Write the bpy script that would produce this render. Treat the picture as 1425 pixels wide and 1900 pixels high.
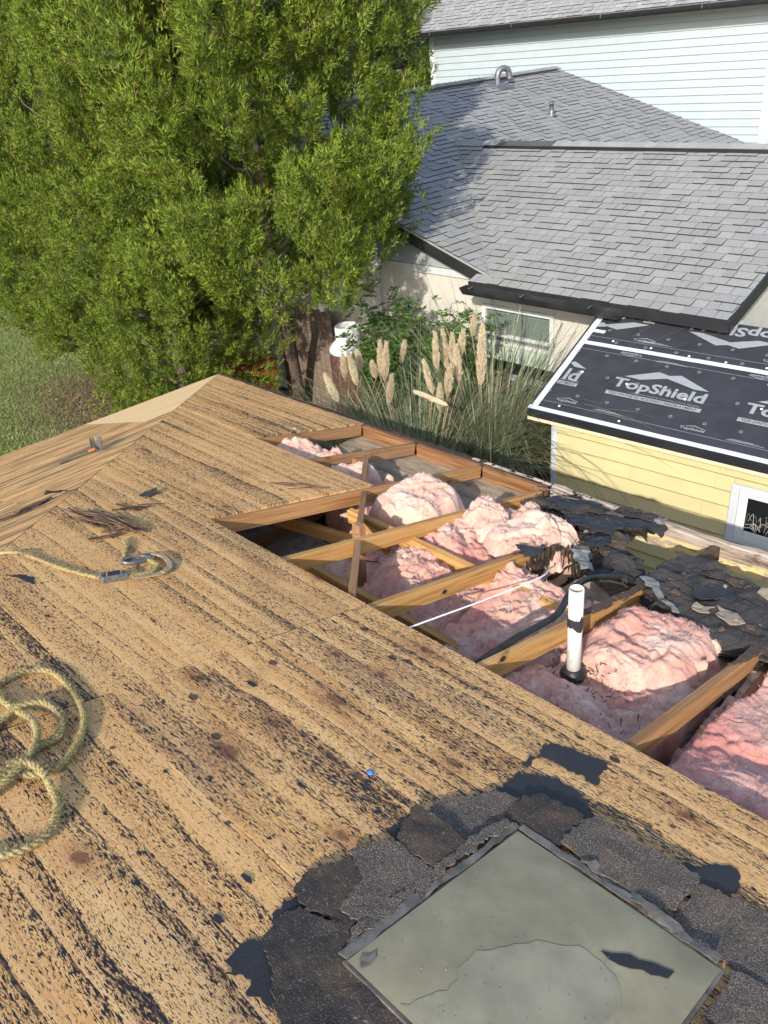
import bpy, bmesh, math, random
import numpy as np
from mathutils import Vector, Matrix
for _o in list(bpy.data.objects): bpy.data.objects.remove(_o)
SC = bpy.context.scene; COL = SC.collection; R_ = math.radians
# ------------------------------------------------------------- camera
cd = bpy.data.cameras.new('camera'); cam = bpy.data.objects.new('camera', cd); COL.objects.link(cam)
CR = ((0.70791883, 0.70108710, -0.08560259), (0.30248293, -0.41046622, -0.86024506), (-0.63824369, 0.58309035, -0.50264365))
cam.matrix_world = Matrix(((CR[0][0], -CR[1][0], -CR[2][0], 0), (CR[0][1], -CR[1][1], -CR[2][1], 0), (CR[0][2], -CR[1][2], -CR[2][2], 0), (0, 0, 0, 1)))
cd.sensor_fit = 'VERTICAL'; cd.sensor_height = 36.0; cd.lens = 28.38; cd.clip_start = 0.05; cd.clip_end = 600
SC.camera = cam
# ------------------------------------------------------------- sky, sun, exposure
SUN = Vector((0.50, -1.0, 0.585)).normalized()
wd = bpy.data.worlds.new('World'); SC.world = wd; wd.use_nodes = True
nt = wd.node_tree; bg = nt.nodes['Background']
sky = nt.nodes.new('ShaderNodeTexSky'); sky.sky_type = 'NISHITA'; sky.sun_disc = False
sky.sun_elevation = math.asin(SUN.z); sky.sun_rotation = math.atan2(SUN.x, SUN.y)
sky.dust_density = 1.6; sky.ozone_density = 1.0; sky.altitude = 10
nt.links.new(sky.outputs[0], bg.inputs[0]); bg.inputs[1].default_value = 0.15
sl_ = bpy.data.lights.new('sun', 'SUN'); sl_.energy = 3.0; sl_.angle = R_(0.55); sl_.color = (1.0, 0.925, 0.81)
sun = bpy.data.objects.new('sun', sl_); COL.objects.link(sun)
sun.rotation_euler = (-SUN).to_track_quat('-Z', 'Y').to_euler(); sun.location = (6, -12, 14)
VS = SC.view_settings; VS.view_transform = 'Standard'; VS.look = 'None'; VS.exposure = 1.04; VS.gamma = 1.0
SC.cycles.use_denoising = True; SC.cycles.max_bounces = 6; SC.cycles.transparent_max_bounces = 8
# ------------------------------------------------------------- helpers
RNG = np.random.default_rng(7); random.seed(7)
GZ = -5.30                       # ground level (camera stands at the origin)
SLP = 0.27013; CS, SN = math.cos(SLP), math.sin(SLP)

def link(o, parent=None):
    COL.objects.link(o)
    if parent is not None:
        o.parent = parent
    return o
def tag(o, label=None, cat=None, group=None, kind=None):
    if label: o['label'] = label
    if cat: o['category'] = cat
    if group: o['group'] = group
    if kind: o['kind'] = kind
    return o
def thing(name, label, cat, loc=(0, 0, 0), group=None, parent=None):
    o = bpy.data.objects.new(name, None); o.empty_display_size = 0.1
    o.location = loc; link(o, parent)
    return tag(o, label, cat, group)
def mobj(name, verts, faces, mat, parent=None, mw=None, smooth=False):
    """mw is the wanted world matrix; parents are Empties without rotation or meshes with their own matrix"""
    me = bpy.data.meshes.new(name)
    me.from_pydata([tuple(v) for v in verts], [], [tuple(f) for f in faces]); me.update()
    if mat is not None: me.materials.append(mat)
    if smooth:
        me.polygons.foreach_set('use_smooth', [True]*len(me.polygons))
    return dobj(name, me, parent, mw)
WM = {}
def dobj(name, me, parent=None, mw=None):
    o = bpy.data.objects.new(name, me); link(o, parent)
    mw = mw if mw is not None else Matrix.Identity(4)
    WM[o.name] = mw
    if parent is not None:
        pm = WM.get(parent.name) or Matrix.Translation(parent.location)
        o.matrix_local = pm.inverted() @ mw
    else:
        o.matrix_local = mw
    return o
def tris_obj(name, V, mat, parent=None, mw=None, per=3, smooth=False):
    """V: (n*per,3) float array of separate triangles or quads"""
    V = np.asarray(V, np.float32).reshape(-1, 3); n = len(V)//per
    me = bpy.data.meshes.new(name)
    me.vertices.add(len(V)); me.vertices.foreach_set('co', V.ravel())
    me.loops.add(n*per); me.loops.foreach_set('vertex_index', np.arange(n*per, dtype=np.int32))
    me.polygons.add(n); me.polygons.foreach_set('loop_start', np.arange(0, n*per, per, dtype=np.int32))
    me.update(calc_edges=True)
    if smooth: me.polygons.foreach_set('use_smooth', [True]*n)
    me.materials.append(mat)
    return dobj(name, me, parent, mw)
def frame(o, x, y, z=None):
    x = Vector(x).normalized(); y = Vector(y); z = x.cross(y).normalized() if z is None else Vector(z).normalized(); y = z.cross(x)
    return Matrix(((x.x, y.x, z.x, o[0]), (x.y, y.y, z.y, o[1]), (x.z, y.z, z.z, o[2]), (0, 0, 0, 1)))
def box_vf(x0, x1, y0, y1, z0, z1, c=0.0):
    if c <= 0:
        v = [(x0,y0,z0),(x1,y0,z0),(x1,y1,z0),(x0,y1,z0),(x0,y0,z1),(x1,y0,z1),(x1,y1,z1),(x0,y1,z1)]
        return v, [(0,3,2,1),(4,5,6,7),(0,1,5,4),(1,2,6,5),(2,3,7,6),(3,0,4,7)]
    bm = bmesh.new(); bmesh.ops.create_cube(bm, size=1)
    for v in bm.verts:
        v.co = Vector(((x0+x1)/2+v.co.x*(x1-x0), (y0+y1)/2+v.co.y*(y1-y0), (z0+z1)/2+v.co.z*(z1-z0)))
    bmesh.ops.bevel(bm, geom=list(bm.edges), offset=c, segments=1, affect='EDGES')
    bm.verts.index_update()
    r = [tuple(v.co) for v in bm.verts], [tuple(v.index for v in f.verts) for f in bm.faces]
    bm.free(); return r
def box(name, mat, parent, lo, hi, mw=None, c=0.0):
    v, f = box_vf(lo[0], hi[0], lo[1], hi[1], lo[2], hi[2], c); return mobj(name, v, f, mat, parent, mw)
def beam(name, mat, parent, a, b, w, d, up=(0, 0, 1), c=0.002, drop=True, rough=0.0, seed=0):
    """lumber from a to b; a,b lie on the centre of the top face; local X runs along the grain"""
    a = Vector(a); b = Vector(b); L = (b-a).length; x = (b-a)/L
    y = Vector(up).cross(x).normalized(); z = x.cross(y)
    mw = frame(a, x, y, z)
    if rough <= 0:
        v, f = box_vf(0, L, -w/2, w/2, -d, 0, c); return mobj(name, v, f, mat, parent, mw)
    n = max(2, int(L/0.04)); r = np.random.default_rng(seed); v = []; f = []
    for i in range(n+1):
        t = i/n*L; j = r.normal(0, rough, 8)
        v += [(t, -w/2+j[0], -d+j[1]), (t, w/2+j[2], -d+j[3]), (t, w/2+j[4], j[5]), (t, -w/2+j[6], j[7])]
        if i:
            k = 4*i
            for q in range(4): f.append((k-4+q, k-4+(q+1) % 4, k+(q+1) % 4, k+q))
    f += [(3, 2, 1, 0), (4*n, 4*n+1, 4*n+2, 4*n+3)]
    return mobj(name, v, f, mat, parent, mw)
def tube_vf(pts, rad, n=10, caps=True):
    P = [Vector(p) for p in pts]; v = []; f = []; nrm = None
    for i, p in enumerate(P):
        d = (P[min(i+1, len(P)-1)]-P[max(i-1, 0)]).normalized()
        if nrm is None:
            nrm = d.orthogonal().normalized()
        nrm = (nrm-d*nrm.dot(d)).normalized(); bn = d.cross(nrm)
        r = rad[i] if hasattr(rad, '__len__') else rad
        for k in range(n):
            a = 2*math.pi*k/n; v.append(p+(nrm*math.cos(a)+bn*math.sin(a))*r)
        if i:
            for k in range(n):
                f.append(((i-1)*n+k, (i-1)*n+(k+1) % n, i*n+(k+1) % n, i*n+k))
    if caps:
        f.append(tuple(range(n))[::-1]); f.append(tuple(range((len(P)-1)*n, len(P)*n)))
    return v, f
def lathe_vf(prof, n=24, c=(0, 0, 0)):
    v = []; f = []
    for i, (r, z) in enumerate(prof):
        for k in range(n):
            a = 2*math.pi*k/n; v.append((c[0]+r*math.cos(a), c[1]+r*math.sin(a), c[2]+z))
        if i:
            for k in range(n): f.append(((i-1)*n+k, (i-1)*n+(k+1) % n, i*n+(k+1) % n, i*n+k))
    f.append(tuple(range(n))[::-1]); f.append(tuple(range((len(prof)-1)*n, len(prof)*n)))
    return v, f
def spline(pts, m=8):
    P = [Vector(p) for p in pts]; P = [P[0]*2-P[1]]+P+[P[-1]*2-P[-2]]; out = []
    for i in range(1, len(P)-2):
        for k in range(m):
            t = k/m; a, b, c, d = P[i-1], P[i], P[i+1], P[i+2]
            out.append(0.5*((2*b)+(c-a)*t+(2*a-5*b+4*c-d)*t*t+(-a+3*b-3*c+d)*t**3))
    out.append(P[-2]); return out
# numpy value noise
def _h(i, j, k, s):
    n = (i*374761393+j*668265263+k*2147483647+s*1274126177) & 0xffffffff
    n = ((n ^ (n >> 13))*1274126177) & 0xffffffff
    return ((n ^ (n >> 16)) & 0xffff)/65535.0
def vnoise(p, s=0):
    p = np.asarray(p, float); i = np.floor(p).astype(np.int64); q = p-i; q = q*q*(3-2*q); r = 0
    for a in (0, 1):
        for b in (0, 1):
            for c in (0, 1):
                w = (q[..., 0] if a else 1-q[..., 0])*(q[..., 1] if b else 1-q[..., 1])*(q[..., 2] if c else 1-q[..., 2])
                r = r+w*_h(i[..., 0]+a, i[..., 1]+b, i[..., 2]+c, s)
    return r*2-1
def fbm(p, o=4, s=0, g=0.5):
    p = np.asarray(p, float); r = 0; a = 1
    for k in range(o): r = r+a*vnoise(p*(2**k)+k*13.7, s+k); a *= g
    return r
def clip_poly(poly, planes):
    """planes: (a,b,c) keep a*u+b*v+c>=0"""
    for a, b, c in planes:
        out = []
        for i in range(len(poly)):
            p, q = poly[i], poly[(i+1) % len(poly)]; dp = a*p[0]+b*p[1]+c; dq = a*q[0]+b*q[1]+c
            if dp >= 0: out.append(p)
            if (dp >= 0) != (dq >= 0):
                t = dp/(dp-dq); out.append((p[0]+(q[0]-p[0])*t, p[1]+(q[1]-p[1])*t))
        poly = out
        if len(poly) < 3: return []
    return poly
def prism_vf(poly, z0, z1):
    n = len(poly)
    top = [(p[0], p[1], z1(p[0], p[1]) if callable(z1) else z1) for p in poly]
    bot = [(p[0], p[1], z0(p[0], p[1]) if callable(z0) else z0) for p in poly]
    return bot+top, [tuple(range(n))[::-1], tuple(range(n, 2*n))]+[(i, (i+1) % n, n+(i+1) % n, n+i) for i in range(n)]
def ragged(poly, step=0.014, amp=0.006, seed=0, smooth_edges=()):
    out = []; r = np.random.default_rng(seed)
    for i in range(len(poly)):
        a = np.array(poly[i]); b = np.array(poly[(i+1) % len(poly)]); L = np.linalg.norm(b-a); m = max(1, int(L/step))
        nn = np.array([-(b-a)[1], (b-a)[0]])/max(L, 1e-6); am = 0.0 if i in smooth_edges else amp; w = 0
        for k in range(m):
            w = 0.6*w+r.normal(0, am)
            out.append(tuple(a+(b-a)*k/m+nn*w*(1 if k else 0.5)))
    return out
def fillet_fill(poly, zf, th, res=0.03):
    """ragged outline filled with a triangulated sheet that follows zf(u,v) (for bent scraps)"""
    bm = bmesh.new(); vs = [bm.verts.new((p[0], p[1], 0)) for p in poly]
    es = [bm.edges.new((vs[i], vs[(i+1) % len(vs)])) for i in range(len(vs))]
    bmesh.ops.triangle_fill(bm, use_beauty=True, edges=es)
    for _ in range(4):
        le = [e for e in bm.edges if e.calc_length() > res*1.6 and not e.is_boundary]
        if not le: break
        bmesh.ops.subdivide_edges(bm, edges=le, cuts=1); bmesh.ops.triangulate(bm, faces=bm.faces[:])
        bmesh.ops.beautify_fill(bm, faces=bm.faces[:], edges=[e for e in bm.edges if not e.is_boundary])
    bm.verts.index_update(); n = len(bm.verts); P = [v.co.copy() for v in bm.verts]
    F = [tuple(v.index for v in f.verts) for f in bm.faces]; F = [f if (P[f[1]]-P[f[0]]).cross(P[f[2]]-P[f[0]]).z > 0 else f[::-1] for f in F]
    B = [tuple(v.index for v in e.verts) for e in bm.edges if e.is_boundary]; bm.free()
    V = [(p.x, p.y, zf(p.x, p.y)+th) for p in P]+[(p.x, p.y, zf(p.x, p.y)) for p in P]
    F2 = F+[tuple(i+n for i in f[::-1]) for f in F]+[(a, b, b+n, a+n) for a, b in B]
    return V, F2
# ------------------------------------------------------------- node helper
class NT:
    def __init__(s, name):
        s.m = bpy.data.materials.new(name); s.m.use_nodes = True; s.t = s.m.node_tree; s.b = s.t.nodes['Principled BSDF']
        s.b.inputs['Roughness'].default_value = 0.8; s.b.inputs['Specular IOR Level'].default_value = 0.3
    def n(s, typ, **kw):
        d = s.t.nodes.new('ShaderNode'+typ)
        for k, v in kw.items(): setattr(d, k, v)
        return d
    def put(s, sock, v):
        if hasattr(v, 'is_output') or isinstance(v, bpy.types.NodeSocket): s.t.links.new(v, sock)
        elif isinstance(v, (tuple, list)) and len(v) == 3 and sock.type == 'RGBA': sock.default_value = (*v, 1)
        else: sock.default_value = v
    def obj(s): return s.n('TexCoord').outputs['Object']
    def gen(s): return s.n('TexCoord').outputs['Generated']
    def pos(s): return s.n('NewGeometry').outputs['Position']
    def orand(s): return s.n('ObjectInfo').outputs['Random']
    def irand(s): return s.n('NewGeometry').outputs['Random Per Island']
    def mul(s, v, sc):
        d = s.n('VectorMath', operation='MULTIPLY'); s.put(d.inputs[0], v); s.put(d.inputs[1], sc); return d.outputs[0]
    def vadd(s, v, w):
        d = s.n('VectorMath', operation='ADD'); s.put(d.inputs[0], v); s.put(d.inputs[1], w); return d.outputs[0]
    def off(s, v, r, k=57.0):
        c = s.n('CombineXYZ'); a = s.math('MULTIPLY', r, k); s.put(c.inputs[0], a); s.put(c.inputs[1], s.math('MULTIPLY', r, k*0.37)); s.put(c.inputs[2], s.math('MULTIPLY', r, k*1.9))
        return s.vadd(v, c.outputs[0])
    def noise(s, v, scale=1.0, detail=2.0, rough=0.55, dist=0.0, color=False):
        d = s.n('TexNoise'); s.put(d.inputs['Vector'], v); d.inputs['Scale'].default_value = scale; d.inputs['Detail'].default_value = detail
        d.inputs['Roughness'].default_value = rough; d.inputs['Distortion'].default_value = dist
        return d.outputs['Color' if color else 'Fac']
    def vor(s, v, scale=1.0, feature='F1', out='Distance', rnd=1.0):
        d = s.n('TexVoronoi', feature=feature); s.put(d.inputs['Vector'], v); d.inputs['Scale'].default_value = scale; d.inputs['Randomness'].default_value = rnd
        return d.outputs[out]
    def wave(s, v, scale, dist, detail=2, dscale=1.0, direction='Y'):
        d = s.n('TexWave', bands_direction=direction); s.put(d.inputs['Vector'], v); d.inputs['Scale'].default_value = scale
        d.inputs['Distortion'].default_value = dist; d.inputs['Detail'].default_value = detail; d.inputs['Detail Scale'].default_value = dscale
        return d.outputs['Fac']
    def math(s, op, a, b=0.5, c=None, clamp=False):
        d = s.n('Math', operation=op, use_clamp=clamp); s.put(d.inputs[0], a); s.put(d.inputs[1], b)
        if c is not None: s.put(d.inputs[2], c)
        return d.outputs[0]
    def step(s, v, lo, hi, a=0.0, b=1.0):
        d = s.n('MapRange', interpolation_type='SMOOTHSTEP'); s.put(d.inputs[0], v); s.put(d.inputs[1], lo); s.put(d.inputs[2], hi)
        s.put(d.inputs[3], a); s.put(d.inputs[4], b); return d.outputs[0]
    def ramp(s, v, stops):
        d = s.n('ValToRGB'); e = d.color_ramp.elements
        while len(e) < len(stops): e.new(0.5)
        for i, (p, c) in enumerate(stops): e[i].position = p; e[i].color = (*c, 1)
        s.put(d.inputs[0], v); return d.outputs[0]
    def mix(s, f, a, b, mode='MIX'):
        d = s.n('Mix', data_type='RGBA', blend_type=mode); s.put(d.inputs[0], f); s.put(d.inputs[6], a); s.put(d.inputs[7], b); return d.outputs[2]
    def bump(s, h, strength=0.5, dist=0.01, nrm=None):
        d = s.n('Bump'); d.inputs['Strength'].default_value = strength; d.inputs['Distance'].default_value = dist; s.put(d.inputs['Height'], h)
        if nrm is not None: s.put(d.inputs['Normal'], nrm)
        return d.outputs[0]
    def fin(s, col=None, rough=None, nrm=None, spec=None, metal=None):
        if col is not None: s.put(s.b.inputs['Base Color'], col)
        if rough is not None: s.put(s.b.inputs['Roughness'], rough)
        if nrm is not None: s.put(s.b.inputs['Normal'], nrm)
        if spec is not None: s.put(s.b.inputs['Specular IOR Level'], spec)
        if metal is not None: s.put(s.b.inputs['Metallic'], metal)
        return s.m
MT = {}
def plain(name, col, rough=0.7, var=0.12, scale=8.0, spec=0.3, bumpd=0.0, metal=0.0, dirt=None):
    n = NT(name); p = n.off(n.obj(), n.orand()); f = n.noise(p, scale, 4)
    a = tuple(max(0, c*(1-var)) for c in col); b = tuple(min(1, c*(1+var)) for c in col)
    c = n.mix(n.step(f, 0.3, 0.7), a, b)
    if dirt is not None:
        c = n.mix(n.math('MULTIPLY', n.step(n.noise(p, scale*2.3, 6, 0.7), 0.52, 0.66), 0.75), c, dirt)
    nr = n.bump(n.noise(p, scale*9, 3), 0.4, bumpd) if bumpd > 0 else None
    MT[name] = n.fin(c, rough, nr, spec, metal); return MT[name]
# ------------------------------------------------------------- materials
def ply_mat(name, kind):
    n = NT(name); p0 = n.obj(); r = n.orand()
    p = n.off(p0, r, 31.0)
    # gentle waviness so the grain is not ruler straight
    wv = n.noise(n.mul(p, (1.6, 3.0, 1)), 1.0, 3, 0.5, color=True)
    wv = n.mul(n.vadd(wv, (-0.5, -0.5, -0.5)), (0.0, 0.055, 0.0)); pw = n.vadd(p, wv)
    broad = n.noise(n.mul(pw, (0.55, 9.0, 1)), 1.0, 3, 0.6)          # veneer bands
    band = n.noise(n.mul(pw, (0.9, 20.0, 1)), 1.0, 4, 0.65)
    grain = n.noise(n.mul(pw, (2.2, 150.0, 1)), 1.0, 3, 0.6)
    fine = n.noise(n.mul(pw, (14.0, 420.0, 1)), 1.0, 3, 0.6)
    if kind == 'new':
        c = n.ramp(grain, [(0.25, (0.52, 0.34, 0.16)), (0.5, (0.66, 0.47, 0.25)), (0.8, (0.74, 0.56, 0.33))])
        c = n.mix(n.math('MULTIPLY', n.step(broad, 0.5, 0.7), 0.5), c, (0.56, 0.36, 0.17))
        return n.fin(c, 0.75, n.bump(grain, 0.3, 0.002))
    A = kind == 'a'
    c = n.ramp(band, [(0.28, (0.42, 0.19, 0.06)), (0.45, (0.64, 0.335, 0.115)), (0.62, (0.72, 0.41, 0.15)), (0.8, (0.75, 0.46, 0.19))])
    c = n.mix(n.step(grain, 0.38, 0.62, 0.0, 0.42), c, (0.73, 0.52, 0.29))
    c = n.mix(n.step(fine, 0.56, 0.76, 0.0, 0.55), c, (0.25, 0.13, 0.06))
    # orange brown water stains
    st = n.noise(n.mul(p, (1.3, 2.6, 1)), 1.0, 5, 0.65, 0.6)
    c = n.mix(n.step(st, 0.54, 0.74, 0.0, 0.5), c, (0.37, 0.16, 0.058))
    # greyed weathering
    gr = n.noise(n.mul(p, (0.7, 1.4, 1)), 1.3, 4, 0.6)
    c = n.mix(n.step(gr, 0.5, 0.75, 0.0, 0.40 if A else 0.65), c, (0.37, 0.275, 0.165))
    if A:
        # veneer bands: each band runs from clean wood to dense tar flecks that end in a broken black line
        sepv = n.n('SeparateXYZ'); n.put(sepv.inputs[0], pw)
        lown = n.noise(n.mul(p, (0.10, 2.6, 1)), 1.0, 2, 0.5); mid_ = n.noise(n.mul(p, (0.5, 7.0, 1)), 1.0, 3, 0.6)
        vv_ = n.math('ADD', n.math('MULTIPLY', sepv.outputs[1], 9.5), n.math('ADD', n.math('MULTIPLY', lown, 5.0), n.math('MULTIPLY', mid_, 1.3)))
        saw = n.math('FRACT', vv_); cell = n.math('FRACT', n.math('MULTIPLY', n.math('SINE', n.math('MULTIPLY', n.math('FLOOR', vv_), 12.99)), 437.5))
        edge_ = n.math('MULTIPLY', n.step(saw, 0.10, 0.85), n.step(saw, 0.965, 1.0, 1.0, 0.2))
        c = n.mix(n.math('MULTIPLY', edge_, n.math('MULTIPLY', cell, 0.18)), c, (0.42, 0.24, 0.10)); c = n.mix(n.math('MULTIPLY', n.step(saw, 0.0, 0.3, 0.35, 0.0), cell), c, (0.76, 0.50, 0.235))
        dens = n.math('ADD', n.math('MULTIPLY', edge_, n.math('ADD', 0.022, n.math('MULTIPLY', cell, 0.072))), n.math('MULTIPLY', n.step(gr, 0.3, 0.7), 0.055))
        dens = n.math('ADD', dens, n.math('MULTIPLY', n.step(broad, 0.4, 0.7), 0.04))
        f1 = n.noise(n.mul(pw, (38.0, 165.0, 1)), 1.0, 3, 0.62)
        f2 = n.noise(n.mul(pw, (85.0, 330.0, 1)), 1.0, 2, 0.6)
        t1 = n.math('SUBTRACT', 0.640, dens)
        m1 = n.step(n.math('SUBTRACT', f1, t1), 0.0, 0.02)
        m2 = n.step(n.math('SUBTRACT', f2, n.math('ADD', t1, -0.01)), 0.0, 0.03)
        s2 = n.noise(n.mul(p, (8.0, 22.0, 1)), 1.0, 4, 0.7); s3 = n.noise(n.mul(pw, (1.5, 34.0, 1)), 1.0, 5, 0.72)
        ln = n.math('MULTIPLY', n.math('MULTIPLY', n.step(n.math('ADD', saw, n.math('MULTIPLY', n.math('SUBTRACT', s2, 0.5), 0.12)), 0.895, 0.925), n.step(saw, 0.945, 0.965, 1.0, 0.0)), n.step(n.math('ADD', s2, n.math('MULTIPLY', cell, 0.12)), 0.56, 0.62))
        m3 = n.math('MAXIMUM', n.math('MULTIPLY', ln, 0.85), n.math('MULTIPLY', n.step(s3, 0.655, 0.68), n.step(s2, 0.50, 0.57)))
        # cross scratches left by the tear-off shovel
        sc = n.noise(n.mul(n.vadd(p, (3, 7, 0)), (70.0, 9.0, 1)), 1.0, 3, 0.6); sx_ = n.n('SeparateXYZ'); n.put(sx_.inputs[0], p0); farm = n.step(sx_.outputs[0], -2.3, -2.1, 1.0, 0.0); m4 = n.math('MULTIPLY', n.step(sc, 0.655, 0.70), n.math('MAXIMUM', n.math('MULTIPLY', farm, 0.9), n.math('MULTIPLY', n.step(gr, 0.42, 0.56), 0.5)))
        blk = n.math('MAXIMUM', n.math('MAXIMUM', m1, n.math('MULTIPLY', m2, 0.8)), n.math('MAXIMUM', m3, n.math('MULTIPLY', m4, 0.7)))
        # knots where the photograph has them (roof coordinates u, v)
        sep = n.n('SeparateXYZ'); n.put(sep.inputs[0], p0); U, V = sep.outputs[0], sep.outputs[1]
        kn = None; halo = None
        wob = n.math('MULTIPLY', n.math('SUBTRACT', n.noise(p0, 26, 3), 0.5), 0.035)
        for (ku, kv, ks) in KNOTS:
            du = n.math('MULTIPLY', n.math('SUBTRACT', U, ku), 0.55); dv = n.math('SUBTRACT', V, kv)
            dd = n.math('ADD', n.math('SQRT', n.math('ADD', n.math('MULTIPLY', du, du), n.math('MULTIPLY', dv, dv))), wob)
            a = n.step(dd, 0.010*ks, 0.022*ks, 1.0, 0.0); b = n.step(dd, 0.012*ks, 0.075*ks, 1.0, 0.0)
            kn = a if kn is None else n.math('MAXIMUM', kn, a); halo = b if halo is None else n.math('MAXIMUM', halo, b)
        ring = n.noise(n.mul(p0, (60, 150, 1)), 1.0, 3)
        c = n.mix(n.math('MULTIPLY', halo, n.step(ring, 0.25, 0.6, 0.15, 0.62)), c, (0.29, 0.115, 0.045))
        c = n.mix(n.math('MULTIPLY', kn, 0.75), c, (0.13, 0.055, 0.03))
        dots = n.vor(n.off(p0, 0.31), 4.6); c = n.mix(n.step(dots, 0.035, 0.055, 0.85, 0.0), c, (0.03, 0.026, 0.026))
        c = n.mix(blk, c, (0.022, 0.021, 0.024))
        h = n.math('SUBTRACT', n.math('ADD', n.math('MULTIPLY', grain, 0.5), n.math('MULTIPLY', band, 0.7)), n.math('MULTIPLY', blk, 0.55))
        nr = n.bump(h, 0.5, 0.0025)
        rgh = n.step(blk, 0.0, 1.0, 0.82, 0.6)
        return n.fin(c, rgh, nr, 0.25)
    s1 = n.noise(n.mul(pw, (0.9, 17.0, 1)), 1.0, 5, 0.72); s2 = n.noise(n.mul(pw, (2.6, 46.0, 1)), 1.0, 3, 0.65)
    m = n.math('MAXIMUM', n.step(s1, 0.51, 0.58, 0.0, 0.75), n.step(s2, 0.53, 0.60, 0.0, 0.85))
    c = n.mix(0.28, c, (0.36, 0.225, 0.105)); c = n.mix(m, c, (0.10, 0.065, 0.038))
    h = n.math('SUBTRACT', n.math('MULTIPLY', grain, 0.8), n.math('MULTIPLY', m, 0.5))
    return n.fin(c, 0.85, n.bump(h, 0.6, 0.003), 0.2)
KNOTS = [(-2.089, 0.984, 1.0), (-1.69, 0.83, 1.6), (-1.724, 1.031, 1.0), (-1.70, 1.29, 1.4), (-1.201, 0.861, 0.9), (-1.22, 1.348, 1.1),
         (-1.739, 1.545, 0.8), (-1.754, 1.818, 1.2), (-1.93, 1.50, 0.7), (-1.05, 1.62, 0.8), (-1.12, 1.49, 0.6), (-0.62, 1.72, 0.9), (-2.5, 1.9, 0.7), (-1.55, 0.3, 1.0)]
ply_mat_a = ply_mat('weathered_plywood', 'a'); ply_mat_b = ply_mat('bleached_plywood', 'b'); ply_mat_new = ply_mat('fresh_plywood', 'new')

def lumber(name, lo, mid, hi, dirt=0.35, dirtcol=(0.09, 0.055, 0.035)):
    n = NT(name); p = n.off(n.obj(), n.orand(), 23.0)
    w = n.noise(n.mul(p, (1.2, 6, 6)), 1, 2, color=True); pw = n.vadd(p, n.mul(w, (0.0, 0.03, 0.03)))
    g = n.noise(n.mul(pw, (1.6, 48, 48)), 1, 4, 0.6); g2 = n.noise(n.mul(pw, (4, 190, 190)), 1, 2)
    c = n.ramp(g, [(0.3, lo), (0.5, mid), (0.72, hi)]); c = n.mix(n.step(g2, 0.5, 0.75, 0, 0.45), c, lo)
    kn = n.vor(n.mul(p, (2.4, 9, 9)), 1.0); c = n.mix(n.step(kn, 0.05, 0.12, 0.8, 0.0), c, (0.10, 0.035, 0.018))
    d = n.noise(n.mul(p, (3, 9, 9)), 1, 5, 0.7); c = n.mix(n.step(d, 0.55, 0.75, 0, dirt), c, dirtcol)
    v = n.math('MULTIPLY', n.math('SUBTRACT', n.orand(), 0.5), 0.5); c = n.mix(n.math('ABSOLUTE', v), c, hi if False else lo)
    return n.fin(c, 0.72, n.bump(g, 0.35, 0.002))
M_yel = lumber('yellow_pine', (0.27, 0.125, 0.035), (0.50, 0.275, 0.092), (0.62, 0.385, 0.155))
M_fas = lumber('stained_sub_fascia', (0.10, 0.045, 0.022), (0.24, 0.115, 0.048), (0.38, 0.205, 0.09), 0.85)
M_brn = lumber('aged_pine', (0.165, 0.08, 0.036), (0.30, 0.165, 0.078), (0.42, 0.255, 0.13), 0.5)
M_red = lumber('red_brown_pine', (0.155, 0.052, 0.024), (0.24, 0.088, 0.04), (0.31, 0.135, 0.066), 0.4)
M_org = lumber('orange_pine', (0.215, 0.10, 0.038), (0.37, 0.195, 0.08), (0.48, 0.28, 0.125), 0.55)
M_rot = lumber('rotten_wood', (0.035, 0.023, 0.017), (0.085, 0.052, 0.033), (0.19, 0.125, 0.08), 0.9, (0.016, 0.013, 0.012))
M_char = lumber('blackened_wood', (0.014, 0.012, 0.011), (0.034, 0.025, 0.02), (0.10, 0.066, 0.043), 0.9, (0.012, 0.011, 0.012))
def grey_board():
    n = NT('weathered_grey_board'); p = n.obj(); g = n.noise(n.mul(p, (2.5, 40, 40)), 1, 5, 0.7)
    c = n.ramp(g, [(0.3, (0.10, 0.075, 0.058)), (0.5, (0.31, 0.25, 0.20)), (0.68, (0.50, 0.44, 0.38))])
    d = n.noise(n.mul(p, (4, 12, 12)), 1, 5, 0.7); c = n.mix(n.step(d, 0.55, 0.7, 0, 0.8), c, (0.07, 0.04, 0.025))
    pl = n.noise(n.mul(p, (6, 18, 18)), 1, 4, 0.7); sep = n.n('SeparateXYZ'); n.put(sep.inputs[0], p)
    low = n.step(sep.outputs[2], -0.11, -0.06, 1.0, 0.0)
    c = n.mix(n.math('MULTIPLY', low, n.step(pl, 0.42, 0.55)), c, (0.62, 0.50, 0.22))
    return n.fin(c, 0.9, n.bump(g, 0.8, 0.006))
M_grey = grey_board()
def soffit_mat():
    n = NT('dusty_soffit_board'); p = n.obj(); g = n.noise(n.mul(p, (3, 14, 14)), 1, 5, 0.7); s = n.noise(p, 160, 2)
    c = n.ramp(g, [(0.3, (0.13, 0.095, 0.065)), (0.55, (0.30, 0.24, 0.17)), (0.8, (0.46, 0.40, 0.31))])
    c = n.mix(n.step(s, 0.55, 0.7, 0, 0.6), c, (0.08, 0.06, 0.045)); return n.fin(c, 0.9, n.bump(s, 0.5, 0.003))
M_soffit = soffit_mat()
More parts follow.
